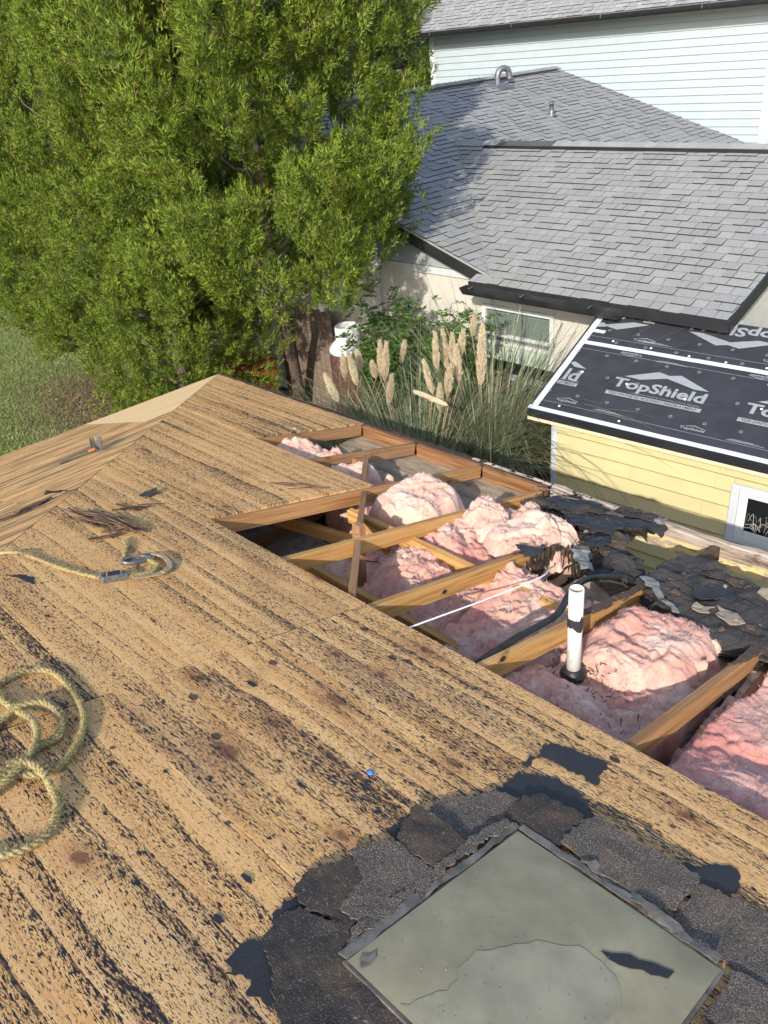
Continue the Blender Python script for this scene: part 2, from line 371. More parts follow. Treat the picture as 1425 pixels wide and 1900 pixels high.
def pink_mat(name, a, b, cc, dirt=0.5):
    n = NT(name); p = n.off(n.obj(), n.orand(), 11.0)
    w = n.noise(p, 7, 4, 0.6, color=True); pw = n.vadd(p, n.mul(w, (0.22, 0.22, 0.22)))
    big = n.noise(pw, 3.2, 4, 0.6); mid = n.noise(n.mul(pw, (1, 1, 2.2)), 17, 6, 0.72, 1.2); fib = n.noise(n.mul(pw, (1.0, 3.4, 1.8)), 60, 6, 0.78, 2.6)
    c = n.ramp(big, [(0.30, a), (0.48, b), (0.66, cc)])
    c = n.mix(n.step(mid, 0.5, 0.68, 0, 0.6), c, cc); c = n.mix(n.step(mid, 0.46, 0.30, 0, 0.5), c, a)
    c = n.mix(n.step(fib, 0.5, 0.72, 0.0, 0.40), c, (0.83, 0.68, 0.60))
    d = n.noise(p, 34, 6, 0.75); d2 = n.noise(p, 4.5, 3)
    c = n.mix(n.math('MULTIPLY', n.step(d, 0.56, 0.68), n.step(d2, 0.42, 0.62, 0.12, dirt)), c, (0.13, 0.075, 0.05))
    vein = n.vor(pw, 9.0, 'DISTANCE_TO_EDGE'); c = n.mix(n.math('MULTIPLY', n.step(vein, 0.0, 0.028, 0.55, 0.0), n.step(d2, 0.4, 0.6)), c, (0.17, 0.075, 0.055))
    sp = n.vor(p, 70, out='Distance'); c = n.mix(n.math('MULTIPLY', n.step(sp, 0.08, 0.13, 0.85, 0.0), n.step(d2, 0.5, 0.6)), c, (0.05, 0.035, 0.03))
    hh = n.math('ADD', n.math('MULTIPLY', mid, 0.8), n.math('MULTIPLY', fib, 0.6))
    m = n.fin(c, 1.0, n.bump(hh, 0.9, 0.009), 0.03)
    n.b.inputs['Subsurface Weight'].default_value = 0.22; n.b.inputs['Subsurface Radius'].default_value = (0.03, 0.012, 0.01); n.b.inputs['Subsurface Scale'].default_value = 0.5
    n.b.inputs['Sheen Weight'].default_value = 0.25; n.b.inputs['Sheen Roughness'].default_value = 0.6
    return m
M_pink = pink_mat('pink_fibreglass', (0.52, 0.195, 0.15), (0.66, 0.335, 0.26), (0.745, 0.525, 0.42))
M_pale = pink_mat('bleached_fibreglass', (0.55, 0.26, 0.20), (0.67, 0.40, 0.31), (0.745, 0.555, 0.445), 0.6)
M_deep = pink_mat('deep_pink_fibreglass', (0.56, 0.175, 0.14), (0.67, 0.265, 0.21), (0.72, 0.41, 0.335), 0.3)
def asphalt(name, base, spot, dens=0.62, bumpd=0.004, warm=(0.12, 0.08, 0.055), rough=0.9):
    n = NT(name); p = n.off(n.obj(), n.orand(), 19.0); g = n.noise(p, 300, 2, 0.6); g2 = n.noise(p, 90, 3, 0.7); l = n.noise(p, 7, 5, 0.65)
    c = n.mix(n.step(l, 0.35, 0.7, 0, 0.6), base, warm); c = n.mix(n.step(g, dens-0.04, dens+0.06), c, spot)
    c = n.mix(n.step(g2, 0.62, 0.72, 0, 0.5), c, tuple(x*1.3 for x in spot)); c = n.mix(n.step(g2, 0.4, 0.3, 0, 0.5), c, (0.015, 0.014, 0.015))
    return n.fin(c, rough, n.bump(n.math('ADD', g, n.math('MULTIPLY', g2, 0.8)), 0.8, bumpd), 0.3)
M_sh = asphalt('old_brown_shingle', (0.062, 0.053, 0.048), (0.235, 0.20, 0.17), 0.56)
M_shd = asphalt('bitumen_shingle', (0.035, 0.032, 0.031), (0.30, 0.24, 0.16), 0.66)
M_felt = asphalt('black_felt', (0.024, 0.025, 0.029), (0.05, 0.05, 0.055), 0.72, 0.0015, (0.035, 0.035, 0.04), 0.6)
M_tar = asphalt('tarry_debris', (0.028, 0.026, 0.026), (0.24, 0.22, 0.20), 0.65, 0.007, (0.075, 0.05, 0.035), 0.62)
M_dust = asphalt('dusty_shingle_layer', (0.040, 0.038, 0.037), (0.22, 0.21, 0.20), 0.63, 0.010, (0.075, 0.055, 0.04), 0.7)
M_gsh = asphalt('grey_granule_scrap', (0.13, 0.137, 0.14), (0.28, 0.285, 0.285), 0.5)
M_tansh = asphalt('tan_granule_scrap', (0.20, 0.165, 0.12), (0.36, 0.31, 0.24), 0.5)
def shingle_mat(name, a, b, c_):
    n = NT(name); r = n.math('FRACT', n.math('ADD', n.math('MULTIPLY', n.orand(), 7.13), n.math('MULTIPLY', n.irand(), 5.71)))
    p = n.pos(); g = n.noise(p, 140, 2, 0.7); l = n.noise(p, 1.1, 4, 0.6); sh = n.noise(p, 9, 3)
    c = n.ramp(r, [(0.0, a), (0.5, b), (1.0, c_)]); c = n.mix(n.step(g, 0.42, 0.68, 0, 0.5), c, tuple(min(1, x*1.55) for x in c_)); c = n.mix(n.step(g, 0.5, 0.3, 0, 0.5), c, tuple(x*0.45 for x in a))
    c = n.mix(n.step(l, 0.45, 0.7, 0, 0.22), c, (0.19, 0.18, 0.15)); c = n.mix(n.step(sh, 0.5, 0.75, 0, 0.2), c, a)
    return n.fin(c, 0.92, n.bump(g, 0.5, 0.004), 0.25)
M_gs = shingle_mat('grey_architectural_shingle', (0.195, 0.201, 0.202), (0.218, 0.224, 0.225), (0.245, 0.251, 0.251))
M_gs2 = shingle_mat('dark_ridge_shingle', (0.055, 0.057, 0.062), (0.065, 0.067, 0.072), (0.075, 0.077, 0.08))
M_gs3 = shingle_mat('upper_grey_shingle', (0.19, 0.197, 0.202), (0.23, 0.237, 0.242), (0.28, 0.287, 0.292))
M_blackmetal = plain('black_painted_metal', (0.018, 0.019, 0.022), 0.35, 0.2, 3, 0.5)
M_gutter = plain('dusty_black_gutter', (0.022, 0.023, 0.025), 0.5, 0.35, 5, 0.4)
M_white = plain('white_painted_trim', (0.55, 0.57, 0.58), 0.55, 0.05, 6)
M_tank = plain('white_tank_paint', (0.62, 0.64, 0.65), 0.4, 0.06, 12, dirt=(0.45, 0.42, 0.38))
M_tankb = plain('rusty_brown_tank', (0.075, 0.033, 0.028), 0.6, 0.4, 14, dirt=(0.2, 0.12, 0.09))
M_redbin = plain('faded_red_plastic', (0.26, 0.045, 0.025), 0.55, 0.25, 6)
M_fence = lumber('grey_brown_fence_wood', (0.10, 0.075, 0.058), (0.17, 0.13, 0.10), (0.25, 0.20, 0.155))
M_teal = plain('teal_plastic_sheet', (0.15, 0.24, 0.25), 0.4, 0.2, 5)
M_galv = plain('galvanised_steel', (0.20, 0.21, 0.215), 0.5, 0.25, 20, 0.5, 0.0, 0.7)
M_steel = plain('grey_steel', (0.19, 0.195, 0.20), 0.4, 0.3, 40, 0.5, 0.0, 0.6)
M_rubber = plain('black_rubber', (0.016, 0.016, 0.018), 0.45, 0.3, 30)
M_web = plain('tan_webbing', (0.33, 0.25, 0.15), 0.9, 0.25, 60, bumpd=0.002)
M_pvc = plain('white_pvc', (0.66, 0.64, 0.60), 0.38, 0.04, 12, dirt=(0.40, 0.34, 0.27))
M_wire = plain('white_wire_sheath', (0.80, 0.79, 0.77), 0.45, 0.04, 30)
M_blue = plain('blue_plastic_cap', (0.06, 0.17, 0.52), 0.4, 0.15, 60)
M_orange = plain('orange_sticker_paint', (0.62, 0.12, 0.04), 0.5, 0.2, 50)
M_bark = plain('dry_brown_bark', (0.125, 0.075, 0.05), 0.9, 0.4, 40, bumpd=0.004)
M_yfoam = plain('yellow_foam_crumb', (0.62, 0.50, 0.19), 0.9, 0.15, 50)
M_dry = plain('dusty_drywall', (0.42, 0.37, 0.30), 0.95, 0.25, 6, dirt=(0.16, 0.12, 0.09))
M_pale_wood = plain('pale_wood_scrap', (0.60, 0.50, 0.36), 0.85, 0.2, 14, bumpd=0.002)
M_siding_g = plain('pale_grey_siding_paint', (0.36, 0.425, 0.46), 0.55, 0.035, 2.5)
M_siding_y = plain('yellow_siding_paint', (0.475, 0.42, 0.225), 0.6, 0.05, 3.0, bumpd=0.0008)
M_cream = plain('cream_trim_paint', (0.56, 0.50, 0.33), 0.6, 0.05, 6)
M_greytrim = plain('pale_grey_trim_paint', (0.45, 0.475, 0.50), 0.55, 0.05, 8)
M_greentrim = plain('pale_green_panel_paint', (0.36, 0.44, 0.385), 0.6, 0.05, 6)
M_gable = plain('slate_grey_gable_paint', (0.27, 0.30, 0.32), 0.65, 0.05, 3)
M_soff = plain('grey_soffit_paint', (0.42, 0.44, 0.45), 0.7, 0.06, 4)
M_under = plain('black_underlayment', (0.030, 0.032, 0.038), 0.5, 0.14, 5, 0.35, 0.002)
M_print = asphalt('grey_underlayment_print', (0.17, 0.185, 0.205), (0.30, 0.325, 0.35), 0.5, 0.0003, (0.19, 0.205, 0.225), 0.55)
M_tape = plain('white_seam_tape', (0.46, 0.50, 0.55), 0.4, 0.06, 30, dirt=(0.50, 0.54, 0.60))
def stucco_mat():
    n = NT('cream_stucco'); p = n.pos(); g = n.noise(p, 85, 4, 0.7); l = n.noise(p, 1.4, 4); gr = n.noise(p, 45, 2)
    c = n.mix(n.step(l, 0.35, 0.7), (0.46, 0.445, 0.40), (0.52, 0.505, 0.46)); c = n.mix(n.step(gr, 0.58, 0.70, 0, 0.5), c, (0.32, 0.30, 0.265))
    return n.fin(c, 0.95, n.bump(g, 0.9, 0.012), 0.15)
M_stucco = stucco_mat()
def glass_mat(name, col, rough=0.05):
    n = NT(name); m = n.fin(n.mix(n.noise(n.obj(), 2.0, 2), tuple(c*0.7 for c in col), col), rough, None, 0.6); return m
M_glass = glass_mat('grey_green_window_glass', (0.15, 0.19, 0.17), 0.08)
M_glassd = glass_mat('dark_window_glass', (0.012, 0.014, 0.014), 0.04)
def sky_pane():
    n = NT('milky_acrylic_pane'); p = n.obj(); l = n.noise(p, 3.4, 5, 0.6, 0.2); d = n.noise(p, 22, 5, 0.7); s = n.vor(p, 60)
    c = n.ramp(l, [(0.3, (0.17, 0.155, 0.105)), (0.5, (0.255, 0.23, 0.155)), (0.7, (0.35, 0.31, 0.20))])
    c = n.mix(n.step(d, 0.6, 0.78, 0, 0.45), c, (0.30, 0.25, 0.16)); c = n.mix(n.step(s, 0.03, 0.06, 0.6, 0), c, (0.45, 0.43, 0.36))
    m = n.fin(c, n.step(d, 0.4, 0.75, 0.30, 0.6), n.bump(l, 0.2, 0.006), 0.06); return m
M_pane = sky_pane()
M_puddle = plain('pale_grey_silt_film', (0.28, 0.258, 0.185), 0.45, 0.14, 9, 0.05)
M_flash = plain('oxidised_aluminium_flashing', (0.15, 0.135, 0.115), 0.5, 0.35, 14, 0.4, 0.002, 0.25, dirt=(0.07, 0.055, 0.045))
def rope_mat():
    n = NT('yellow_twisted_rope'); p = n.obj(); g = n.noise(p, 120, 3, 0.7); d = n.noise(p, 4.5, 4, 0.7); d2 = n.noise(p, 28, 4)
    c = n.mix(n.step(g, 0.4, 0.65), (0.27, 0.215, 0.095), (0.52, 0.43, 0.20)); c = n.mix(n.step(d, 0.44, 0.62, 0, 0.55), c, (0.30, 0.25, 0.16))
    c = n.mix(n.math('MULTIPLY', n.step(d2, 0.52, 0.62), n.step(d, 0.50, 0.6)), c, (0.03, 0.028, 0.028)); return n.fin(c, 0.95, n.bump(g, 1.0, 0.004), 0.1)
M_rope = rope_mat()
def leaf(name, a, b, c_, brown, bw=0.1, trans=0.25):
    n = NT(name); r = n.irand(); p = n.pos(); l = n.noise(p, 1.7, 3, 0.6); m = n.noise(p, 5.5, 3)
    c = n.ramp(r, [(0.0, a), (0.5, b), (1.0, c_)]); c = n.mix(n.step(l, 0.40, 0.66, 0, 0.55), c, a); c = n.mix(n.step(m, 0.5, 0.7, 0, 0.4), c, c_)
    br = n.math('MULTIPLY', n.step(n.noise(p, 3.1, 3, 0.7), 0.60, 0.70), n.math('GREATER_THAN', n.math('FRACT', n.math('MULTIPLY', r, 17.3)), 0.45))
    c = n.mix(br, c, brown)
    c = n.mix(n.math('LESS_THAN', n.math('FRACT', n.math('MULTIPLY', r, 91.7)), bw), c, brown)
    n.fin(c, 0.6, None, 0.25)
    tr = n.n('BsdfTranslucent'); n.put(tr.inputs[0], c); mx = n.n('MixShader'); mx.inputs[0].default_value = trans
    out = n.t.nodes['Material Output']; n.t.links.new(n.b.outputs[0], mx.inputs[1]); n.t.links.new(tr.outputs[0], mx.inputs[2]); n.t.links.new(mx.outputs[0], out.inputs[0])
    return n.m
M_cedar = leaf('cedar_foliage', (0.048, 0.088, 0.010), (0.125, 0.185, 0.019), (0.225, 0.29, 0.036), (0.22, 0.13, 0.045), 0.04, 0.18)
M_cedar2 = leaf('dull_cedar_foliage', (0.042, 0.08, 0.012), (0.10, 0.155, 0.022), (0.17, 0.225, 0.036), (0.19, 0.115, 0.05), 0.07)
M_far = leaf('far_tree_foliage', (0.05, 0.09, 0.03), (0.08, 0.13, 0.04), (0.14, 0.18, 0.07), (0.2, 0.17, 0.1), 0.1)
M_palm = leaf('palm_foliage', (0.10, 0.15, 0.06), (0.16, 0.22, 0.09), (0.26, 0.30, 0.14), (0.3, 0.26, 0.14), 0.06, 0.2)
M_nand = leaf('glossy_green_leaves', (0.03, 0.085, 0.012), (0.065, 0.15, 0.024), (0.12, 0.23, 0.045), (0.16, 0.12, 0.05), 0.03, 0.3)
M_pblade = leaf('grey_green_grass_blade', (0.085, 0.115, 0.062), (0.16, 0.20, 0.11), (0.26, 0.31, 0.18), (0.42, 0.36, 0.22), 0.20, 0.35)
M_straw = leaf('straw_blade', (0.24, 0.19, 0.10), (0.38, 0.31, 0.18), (0.50, 0.43, 0.27), (0.2, 0.14, 0.08), 0.1, 0.2)
M_plume = leaf('cream_plume', (0.70, 0.60, 0.42), (0.80, 0.70, 0.53), (0.85, 0.79, 0.65), (0.62, 0.49, 0.31), 0.10, 0.5)
M_grass = leaf('lawn_blade', (0.11, 0.165, 0.045), (0.18, 0.245, 0.07), (0.27, 0.325, 0.11), (0.38, 0.34, 0.18), 0.12, 0.25)
M_litter = leaf('brown_leaf_litter', (0.10, 0.065, 0.042), (0.19, 0.125, 0.078), (0.31, 0.22, 0.14), (0.12, 0.07, 0.05), 0.2, 0.05)
M_trunk = plain('fibrous_cedar_bark', (0.11, 0.08, 0.065), 0.95, 0.35, 9, bumpd=0.02)
M_twig = plain('grey_twig_bark', (0.13, 0.105, 0.085), 0.9, 0.3, 20)
def ground_mat():
    n = NT('lawn_soil'); p = n.pos(); l = n.noise(p, 0.5, 4); g = n.noise(p, 30, 4, 0.7); k = n.noise(p, 6, 4)
    c = n.mix(n.step(g, 0.35, 0.65), (0.075, 0.105, 0.032), (0.165, 0.20, 0.072)); c = n.mix(n.step(l, 0.4, 0.65, 0, 0.5), c, (0.15, 0.15, 0.065)); c = n.mix(n.step(k, 0.6, 0.75, 0, 0.5), c, (0.14, 0.105, 0.06))
    return n.fin(c, 0.95, n.bump(g, 0.8, 0.03), 0.1)
M_ground = ground_mat()
M_mulch = plain('mulch_soil', (0.12, 0.085, 0.06), 0.95, 0.4, 16, bumpd=0.02)
M_ink = plain('black_print_ink', (0.025, 0.027, 0.032), 0.5, 0.1, 10)
M_bprint = plain('blue_pipe_print', (0.12, 0.25, 0.42), 0.5, 0.2, 50)

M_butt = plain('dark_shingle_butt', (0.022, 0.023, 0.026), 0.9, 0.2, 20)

M_lapshade_y = plain('siding_lap_shade', (0.17, 0.135, 0.06), 0.8, 0.2, 8)  # dark colour painting the shadow line under each yellow lap
M_lapshade_g = plain('grey_siding_lap_shade', (0.20, 0.235, 0.255), 0.8, 0.15, 8)  # painted lap shadow for the grey boards
# ------------------------------------------------------------- ground
g = NT  # (alias kept short)
gv = [(-260, -260, GZ), (260, -260, GZ), (260, 260, GZ), (-260, 260, GZ)]
tag(mobj('ground', gv, [(0, 1, 2, 3)], M_ground), 'green lawn ground around the houses', None, None, 'structure')
mb = ragged([(-15.4, 8.6), (-15.5, 6.8), (-14.2, 5.9), (-12.4, 5.2), (-8.0, 4.6), (-3.0, 4.4), (-1.0, 6.6), (-3.5, 8.2), (-9, 8.25)], 0.3, 0.07, 3)
v, f = prism_vf(mb, GZ-0.05, GZ+0.012)
tag(mobj('planting_bed', v, f, M_mulch), 'brown mulch bed under the trees and grasses', None, None, 'structure')

# ------------------------------------------------------------- the house being reroofed
HOUSE = thing('stripped_roof_house', 'hip roofed house stripped to bare plywood with open trusses at the eave', 'house', (-1.5, -1.0, GZ))
RA = frame((0, 0, -1.541/CS), (1, 0, 0), (0, CS, -SN))                     # local u = x, v = distance down the slope
def A(u, v, w=0.0): return RA @ Vector((u, v, w))
def za(x, y): return -(1.541+y*SN)/CS
BX = -6.77
RB = frame((BX, 0, za(0, 4.12)), (0, 1, 0), (-CS, 0, -SN))                  # local u = y, v = distance down the slope from the eave (negative = up)
def hip_x(y): return BX+(4.12-y)
PT = 0.0125
def sheet(poly, mat, mw, label=None, gapw=0.0015, seed=0, rag=0.0012):
    poly = ragged(poly, 0.12, rag, seed)
    v, f = prism_vf(poly, -PT, 0.0)
    o = mobj('sheathing_sheet', v, f, mat, HOUSE, mw @ Matrix.Translation((0, 0, -0.0011*(seed % 3))))
    if label: o['label'] = label
    return o
rows = [4.135, 3.035, 1.838, 0.640, -0.536, -1.712, -2.888, -4.064]
G_ = 0.0022
def arow(y0, y1, xs, seed, first_hip=True, ga=None, gb=None):
    """y0<y1 in plan; xs = joint positions, the first sheet starts on the hip"""
    a, b = y0/CS+(G_ if ga is None else ga), y1/CS-(G_ if gb is None else gb)
    for i in range(len(xs)):
        if i == 0:
            p = [(hip_x(y0)+G_, a), (xs[0]-G_*1.7, a), (xs[0]-G_*1.7, b), (hip_x(y1)+G_, b)]
        else:
            p = [(xs[i-1]+G_, a), (xs[i]-G_, a), (xs[i]-G_, b), (xs[i-1]+G_, b)]
        if i == 0: p = [(-9.0, a), (xs[0]-G_*1.7, a), (xs[0]-G_*1.7, b), (-9.0, b)]
        p = clip_poly(p, [(1, CS, -BX-4.12-2*G_)])
        if len(p) < 3: continue
        sheet(p, ply_mat_a, RA, seed=seed+i)
arow(rows[1], rows[0], [-4.655], 1)
arow(rows[2], rows[1], [-3.395], 5)
arow(rows[3], rows[2], [-2.177, 0.262, 2.70], 9, ga=0.0004)
arow(rows[4], rows[3], [-2.177, 0.262, 2.70], 13, gb=0.0004)
arow(rows[5], rows[4], [0.262, 2.70, 3.92], 17)
arow(rows[6], rows[5], [1.481, 3.92], 21)
arow(rows[7], rows[6], [2.70, 3.92], 25)
def joint(u0, u1, v0, v1):
    v, f = prism_vf([(u0, v0), (u1, v0), (u1, v1), (u0, v1)], -PT, -0.0032); mobj('joint_filling', v, f, M_felt, HOUSE, RA)
joint(-2.1815, -2.1725, -0.42/CS, rows[2]/CS-0.004); joint(-4.45, -3.40, rows[2]/CS-0.003, rows[2]/CS+0.003)
# hip slope B
def brow(x0, x1, ys, mats, seed):
    """x0<x1; sheets between joints in y, the last one ends on the hip"""
    va, vb = -(x1-BX)/CS+G_, -(x0-BX)/CS-G_
    for i in range(len(ys)-1):
        y0, y1 = ys[i]+G_, ys[i+1]-G_
        hy0 = 4.12-(x0-BX); hy1 = 4.12-(x1-BX)
        p = clip_poly([(y0, va), (y1, va), (y1, vb), (y0, vb)], [(-1, CS, 4.12-2*G_)])
        if len(p) >= 3: sheet(p, mats[i], RB, seed=seed+i)
B_, N_ = ply_mat_b, ply_mat_new
brow(BX-0.02, BX+1.176, [-4, -2.2, 0.23, 2.67, 5], [B_, B_, B_, N_], 31)
brow(BX+1.176, BX+2.352, [-4, -1.2, 1.24, 5], [B_, B_, B_], 36)
brow(BX+2.352, BX+3.528, [-4, -0.6, 5], [B_, B_], 41)
brow(BX+3.528, BX+4.704, [-5, -1.8, 5], [B_, B_], 45)
brow(BX+4.704, BX+8.18, [-5, 5], [B_], 48)
# far slopes, so that the roof closes behind the ridge
pv = [(hip_x(-4.064), -4.064, za(0, -4.064)-0.02), (3.92, -4.064, za(0, -4.064)-0.02), (3.92, -12.2, za(0, 4.1)), (BX, -12.2, za(0, 4.1)), (BX, -4.2, za(0, 4.1)-0.02), (hip_x(-4.064), -4.4, za(0, -4.064)-0.03)]
mobj('rear_roof_deck', pv, [(3, 2, 1, 0), (4, 3, 0)], ply_mat_b, HOUSE)
# trusses
TX = [(-4.655, M_brn), (-4.045, M_brn), (-3.385, M_org), (-2.787, M_yel), (-2.177, M_yel), (-1.563, M_yel), (-0.920, M_org), (-0.31, M_brn), (0.30, M_brn), (0.91, M_brn)]
LW, LD = 0.038, 0.089
def top(x, y, dz=0.0): return A(x, y/CS, -PT-0.001+dz)
ends = [4.09, 4.09, 4.09, 4.00, 3.03, 3.13, 3.02, 3.6, 4.09, 4.09]
NA = (0, SN, CS)
TR = []
for i, (x, m) in enumerate(TX):
    t = beam('truss', m, HOUSE, top(x, max(-1.2, 4.12-(x-BX)+0.10)), top(x, ends[i]), LW, LD, NA, 0.0025)
    TR.append(t)
    beam('bottom_chord', M_red if i == 5 else M_brn, t, (x-0.04, max(-1.2, 4.12-(x-BX)+0.6), -2.86), (x-0.04, 3.42, -2.86), LW, LD)
for k, y, z, s in ((4, 2.313, -2.309, 1.35), (4, 2.813, -2.437, 1.35), (5, 1.971, -2.164, 1.5)):
    xk = TX[k][0]+LW/2
    for rr_, mm, dx in ((0.020*s, M_org, 0.0006), (0.011*s, M_char, 0.0013)):
        q = [(rr_*math.cos(a)*1.15, rr_*math.sin(a)*0.8) for a in np.linspace(0, 6.283, 15)[:-1]]
        v, f = prism_vf(q, -0.001, 0.0); mobj('knot', v, f, mm, TR[k], frame((xk+dx, y, z), (0, CS, -SN), (0, SN, CS)))
# sub-fascia and fascia
for a, b, m in ((BX, -4.66, M_fas), (-4.63, -4.07, M_fas), (-4.02, -3.41, M_fas), (-3.36, -2.81, M_fas)):
    beam('sub_fascia', m, HOUSE, (a, 4.100, za(0, 4.10)-0.014), (b, 4.100, za(0, 4.10)-0.014), 0.036, 0.105)
o = beam('fascia_board', M_char, HOUSE, (BX, 4.142, za(0, 4.12)-0.002), (-2.80, 4.142, za(0, 4.12)-0.002), 0.046, 0.15, rough=0.003, seed=3)
o['label'] = 'blackened outer fascia board along the far half of the eave'
mwf = frame((-2.79, 4.14, -2.742), (1, 0.012, 0), (0, 1, 0))
vv = []; ff = []; rr = np.random.default_rng(5); nn = 44
for i in range(nn+1):
    x = i/nn*3.6; j = rr.normal(0, 0.0035, 6); sag = -0.010*math.sin(x*2.1)
    vv += [(x, -0.026+j[0], -0.165+j[1]+sag), (x, 0.026, -0.165+j[1]+sag), (x, 0.03+j[2], j[3]+sag), (x, 0.0+j[4], j[3]*0.5+sag), (x, -0.024+j[5], -0.02+sag)]
    if i:
        for q in range(5): ff.append((5*i-5+q, 5*i+q, 5*i+(q+1) % 5, 5*i-5+(q+1) % 5))
ff += [(0, 1, 2, 3, 4), (5*nn+4, 5*nn+3, 5*nn+2, 5*nn+1, 5*nn)]
o = mobj('fascia_board', vv, ff, M_grey, HOUSE, mwf); o['label'] = 'weathered grey fascia board with flaking cream paint'
beam('fascia_board', M_cream, HOUSE, (BX-0.014, 4.12, za(0, 4.12)-0.016), (BX-0.014, -12.2, za(0, 4.12)-0.016), 0.026, 0.15)
for k in range(9):
    x = -3.45+0.62*(k/8)**0.8+random.uniform(-0.03, 0.03); s = random.uniform(0.03, 0.08)
    q = ragged([(x-s, 4.122+random.uniform(0, 0.01)), (x+s, 4.124+random.uniform(0, 0.01)), (x+s*0.8, 4.150), (x-s*0.7, 4.152)], 0.012, 0.002, k)
    v, f = prism_vf(q, za(0, 4.12)+0.0005, za(0, 4.12)+0.0035); mobj('paint_flake', v, f, M_dry, HOUSE)
# stub of a rafter tail still nailed to the grey fascia
beam('rafter_stub', M_rot, HOUSE, (-1.60, 4.115, -2.765), (-1.615, 3.70, -2.70), 0.04, 0.085, rough=0.003, seed=4)
# diagonal bracing flush with the truss tops
for a, b in (((-3.955, 3.50), (-3.425, 2.97)), ((-3.355, 2.915), (-2.815, 2.375)), ((-2.765, 2.325), (-2.205, 1.765))):
    beam('diagonal_brace', M_brn, HOUSE, top(a[0], a[1], 0.003), top(b[0], b[1], 0.003), LW, LD, NA, 0.0025)
beam('web_member', M_brn, HOUSE, (-2.80, 2.40, -2.22), (-2.83, 2.36, -2.80), 0.038, 0.07, (1, 0, 0))
beam('web_member', M_yel, HOUSE, (-3.95, 2.52, -2.56), (-3.05, 2.80, -2.66), 0.038, 0.089)
# longitudinal members on the ceiling
beam('ceiling_runner', M_yel, HOUSE, (-3.1, 2.19, -2.44), (-1.60, 2.18, -2.46), 0.04, 0.085)
beam('ceiling_runner', M_yel, HOUSE, (-3.3, 2.73, -2.44), (-1.62, 2.72, -2.46), 0.04, 0.089)
beam('ceiling_runner', M_red, HOUSE, (-1.625, 1.5, -2.48), (-1.60, 3.24, -2.60), 0.042, 0.10)
beam('ceiling_runner', M_brn, HOUSE, (-0.86, 1.2, -2.45), (-0.845, 3.2, -2.52), 0.042, 0.085)
# lookout blocks
for x, y in ((-4.60, 3.42), (-3.33, 3.42), (-3.98, 3.46)):
    beam('lookout_block', M_brn, HOUSE, (x, y-0.06, za(0, y)-0.02), (x, y+0.05, za(0, y)-0.055), 0.04, 0.14)
# soffit boards between the tails, wall plate, ceiling
for a, b in ((-4.70, -4.047), (-4.043, -3.388), (-3.384, -2.79)):
    box('soffit_board', M_soffit, HOUSE, (a, 3.30, -2.862), (b, 4.118, -2.850))
box('wall_plate', M_brn, HOUSE, (BX+0.45, 3.33, -2.99), (3.9, 3.43, -2.87))
box('ceiling_board', M_dry, HOUSE, (BX+0.5, -3.9, -3.01), (3.9, 3.325, -2.995))
# outer walls
box('outer_wall', M_stucco, HOUSE, (BX+0.45, 3.33, GZ), (3.9, 3.45, -2.99))
box('outer_wall', M_stucco, HOUSE, (BX+0.45, -11.8, GZ), (BX+0.57, 3.325, -2.99))
# ------------------------------------------------------------- skylight
SK = dict(u0=-0.902, u1=-0.312, v0=0.585, v1=1.246)
sk = mobj('skylight', *prism_vf([(SK['u0'], SK['v0']), (SK['u1'], SK['v0']), (SK['u1'], SK['v1']), (SK['u0'], SK['v1'])], 0.0, 0.014), M_flash, HOUSE, RA)
def pz(u, v):
    a = (u-SK['u0'])/(SK['u1']-SK['u0']); b = (v-SK['v0'])/(SK['v1']-SK['v0'])
    return 0.0165+0.012*max(0.0, math.sin(math.pi*a))**0.4*max(0.0, math.sin(math.pi*b))**0.4
nu = 28; V = []; F = []
for i in range(nu+1):
    for j in range(nu+1):
        u = SK['u0']+0.007+(SK['u1']-SK['u0']-0.014)*i/nu; v_ = SK['v0']+0.007+(SK['v1']-SK['v0']-0.014)*j/nu
        V.append((u, v_, pz(u, v_)))
        if i and j: F.append(((i-1)*(nu+1)+j-1, i*(nu+1)+j-1, i*(nu+1)+j, (i-1)*(nu+1)+j))
pane = mobj('pane', V, F, M_pane, sk, RA, True)
def film(name, poly, mat, seed, dz=0.0006, amp=0.004):
    poly = ragged(poly, 0.018, amp, seed); v, f = fillet_fill(poly, lambda u, w: pz(u, w)+dz, 0.0005, 0.03); return mobj(name, v, f, mat, sk, RA)
film('silt_film', [(-0.74, 0.60), (-0.70, 0.72), (-0.72, 0.83), (-0.63, 0.97), (-0.55, 1.03), (-0.47, 1.02), (-0.42, 0.95), (-0.43, 0.84), (-0.36, 0.80), (-0.35, 0.62)], M_puddle, 3)
film('felt_scrap', [(-0.53, 1.055), (-0.49, 1.085), (-0.43, 1.125), (-0.385, 1.14), (-0.39, 1.11), (-0.44, 1.085), (-0.48, 1.05)], M_felt, 4, 0.0015)
rr_ = np.random.default_rng(91); gr_ = []
for _ in range(260):
    u, w = rr_.uniform(SK['u0']+0.02, SK['u1']-0.02), rr_.uniform(SK['v0']+0.02, SK['v1']-0.02); s = rr_.uniform(0.0008, 0.0028); a = rr_.random()*6.28; zz = pz(u, w)+0.0018
    gr_ += [(u+s*math.cos(a), w+s*math.sin(a), zz), (u+s*math.cos(a+2.1), w+s*math.sin(a+2.1), zz), (u+s*math.cos(a+4.2), w+s*math.sin(a+4.2), zz+0.001)]
tris_obj('grit', np.array(gr_), M_tansh, sk, RA)['kind'] = 'stuff'
film('felt_scrap', [(-0.885, 0.62), (-0.868, 0.655), (-0.855, 0.64), (-0.86, 0.60)], M_flash, 5, 0.003)
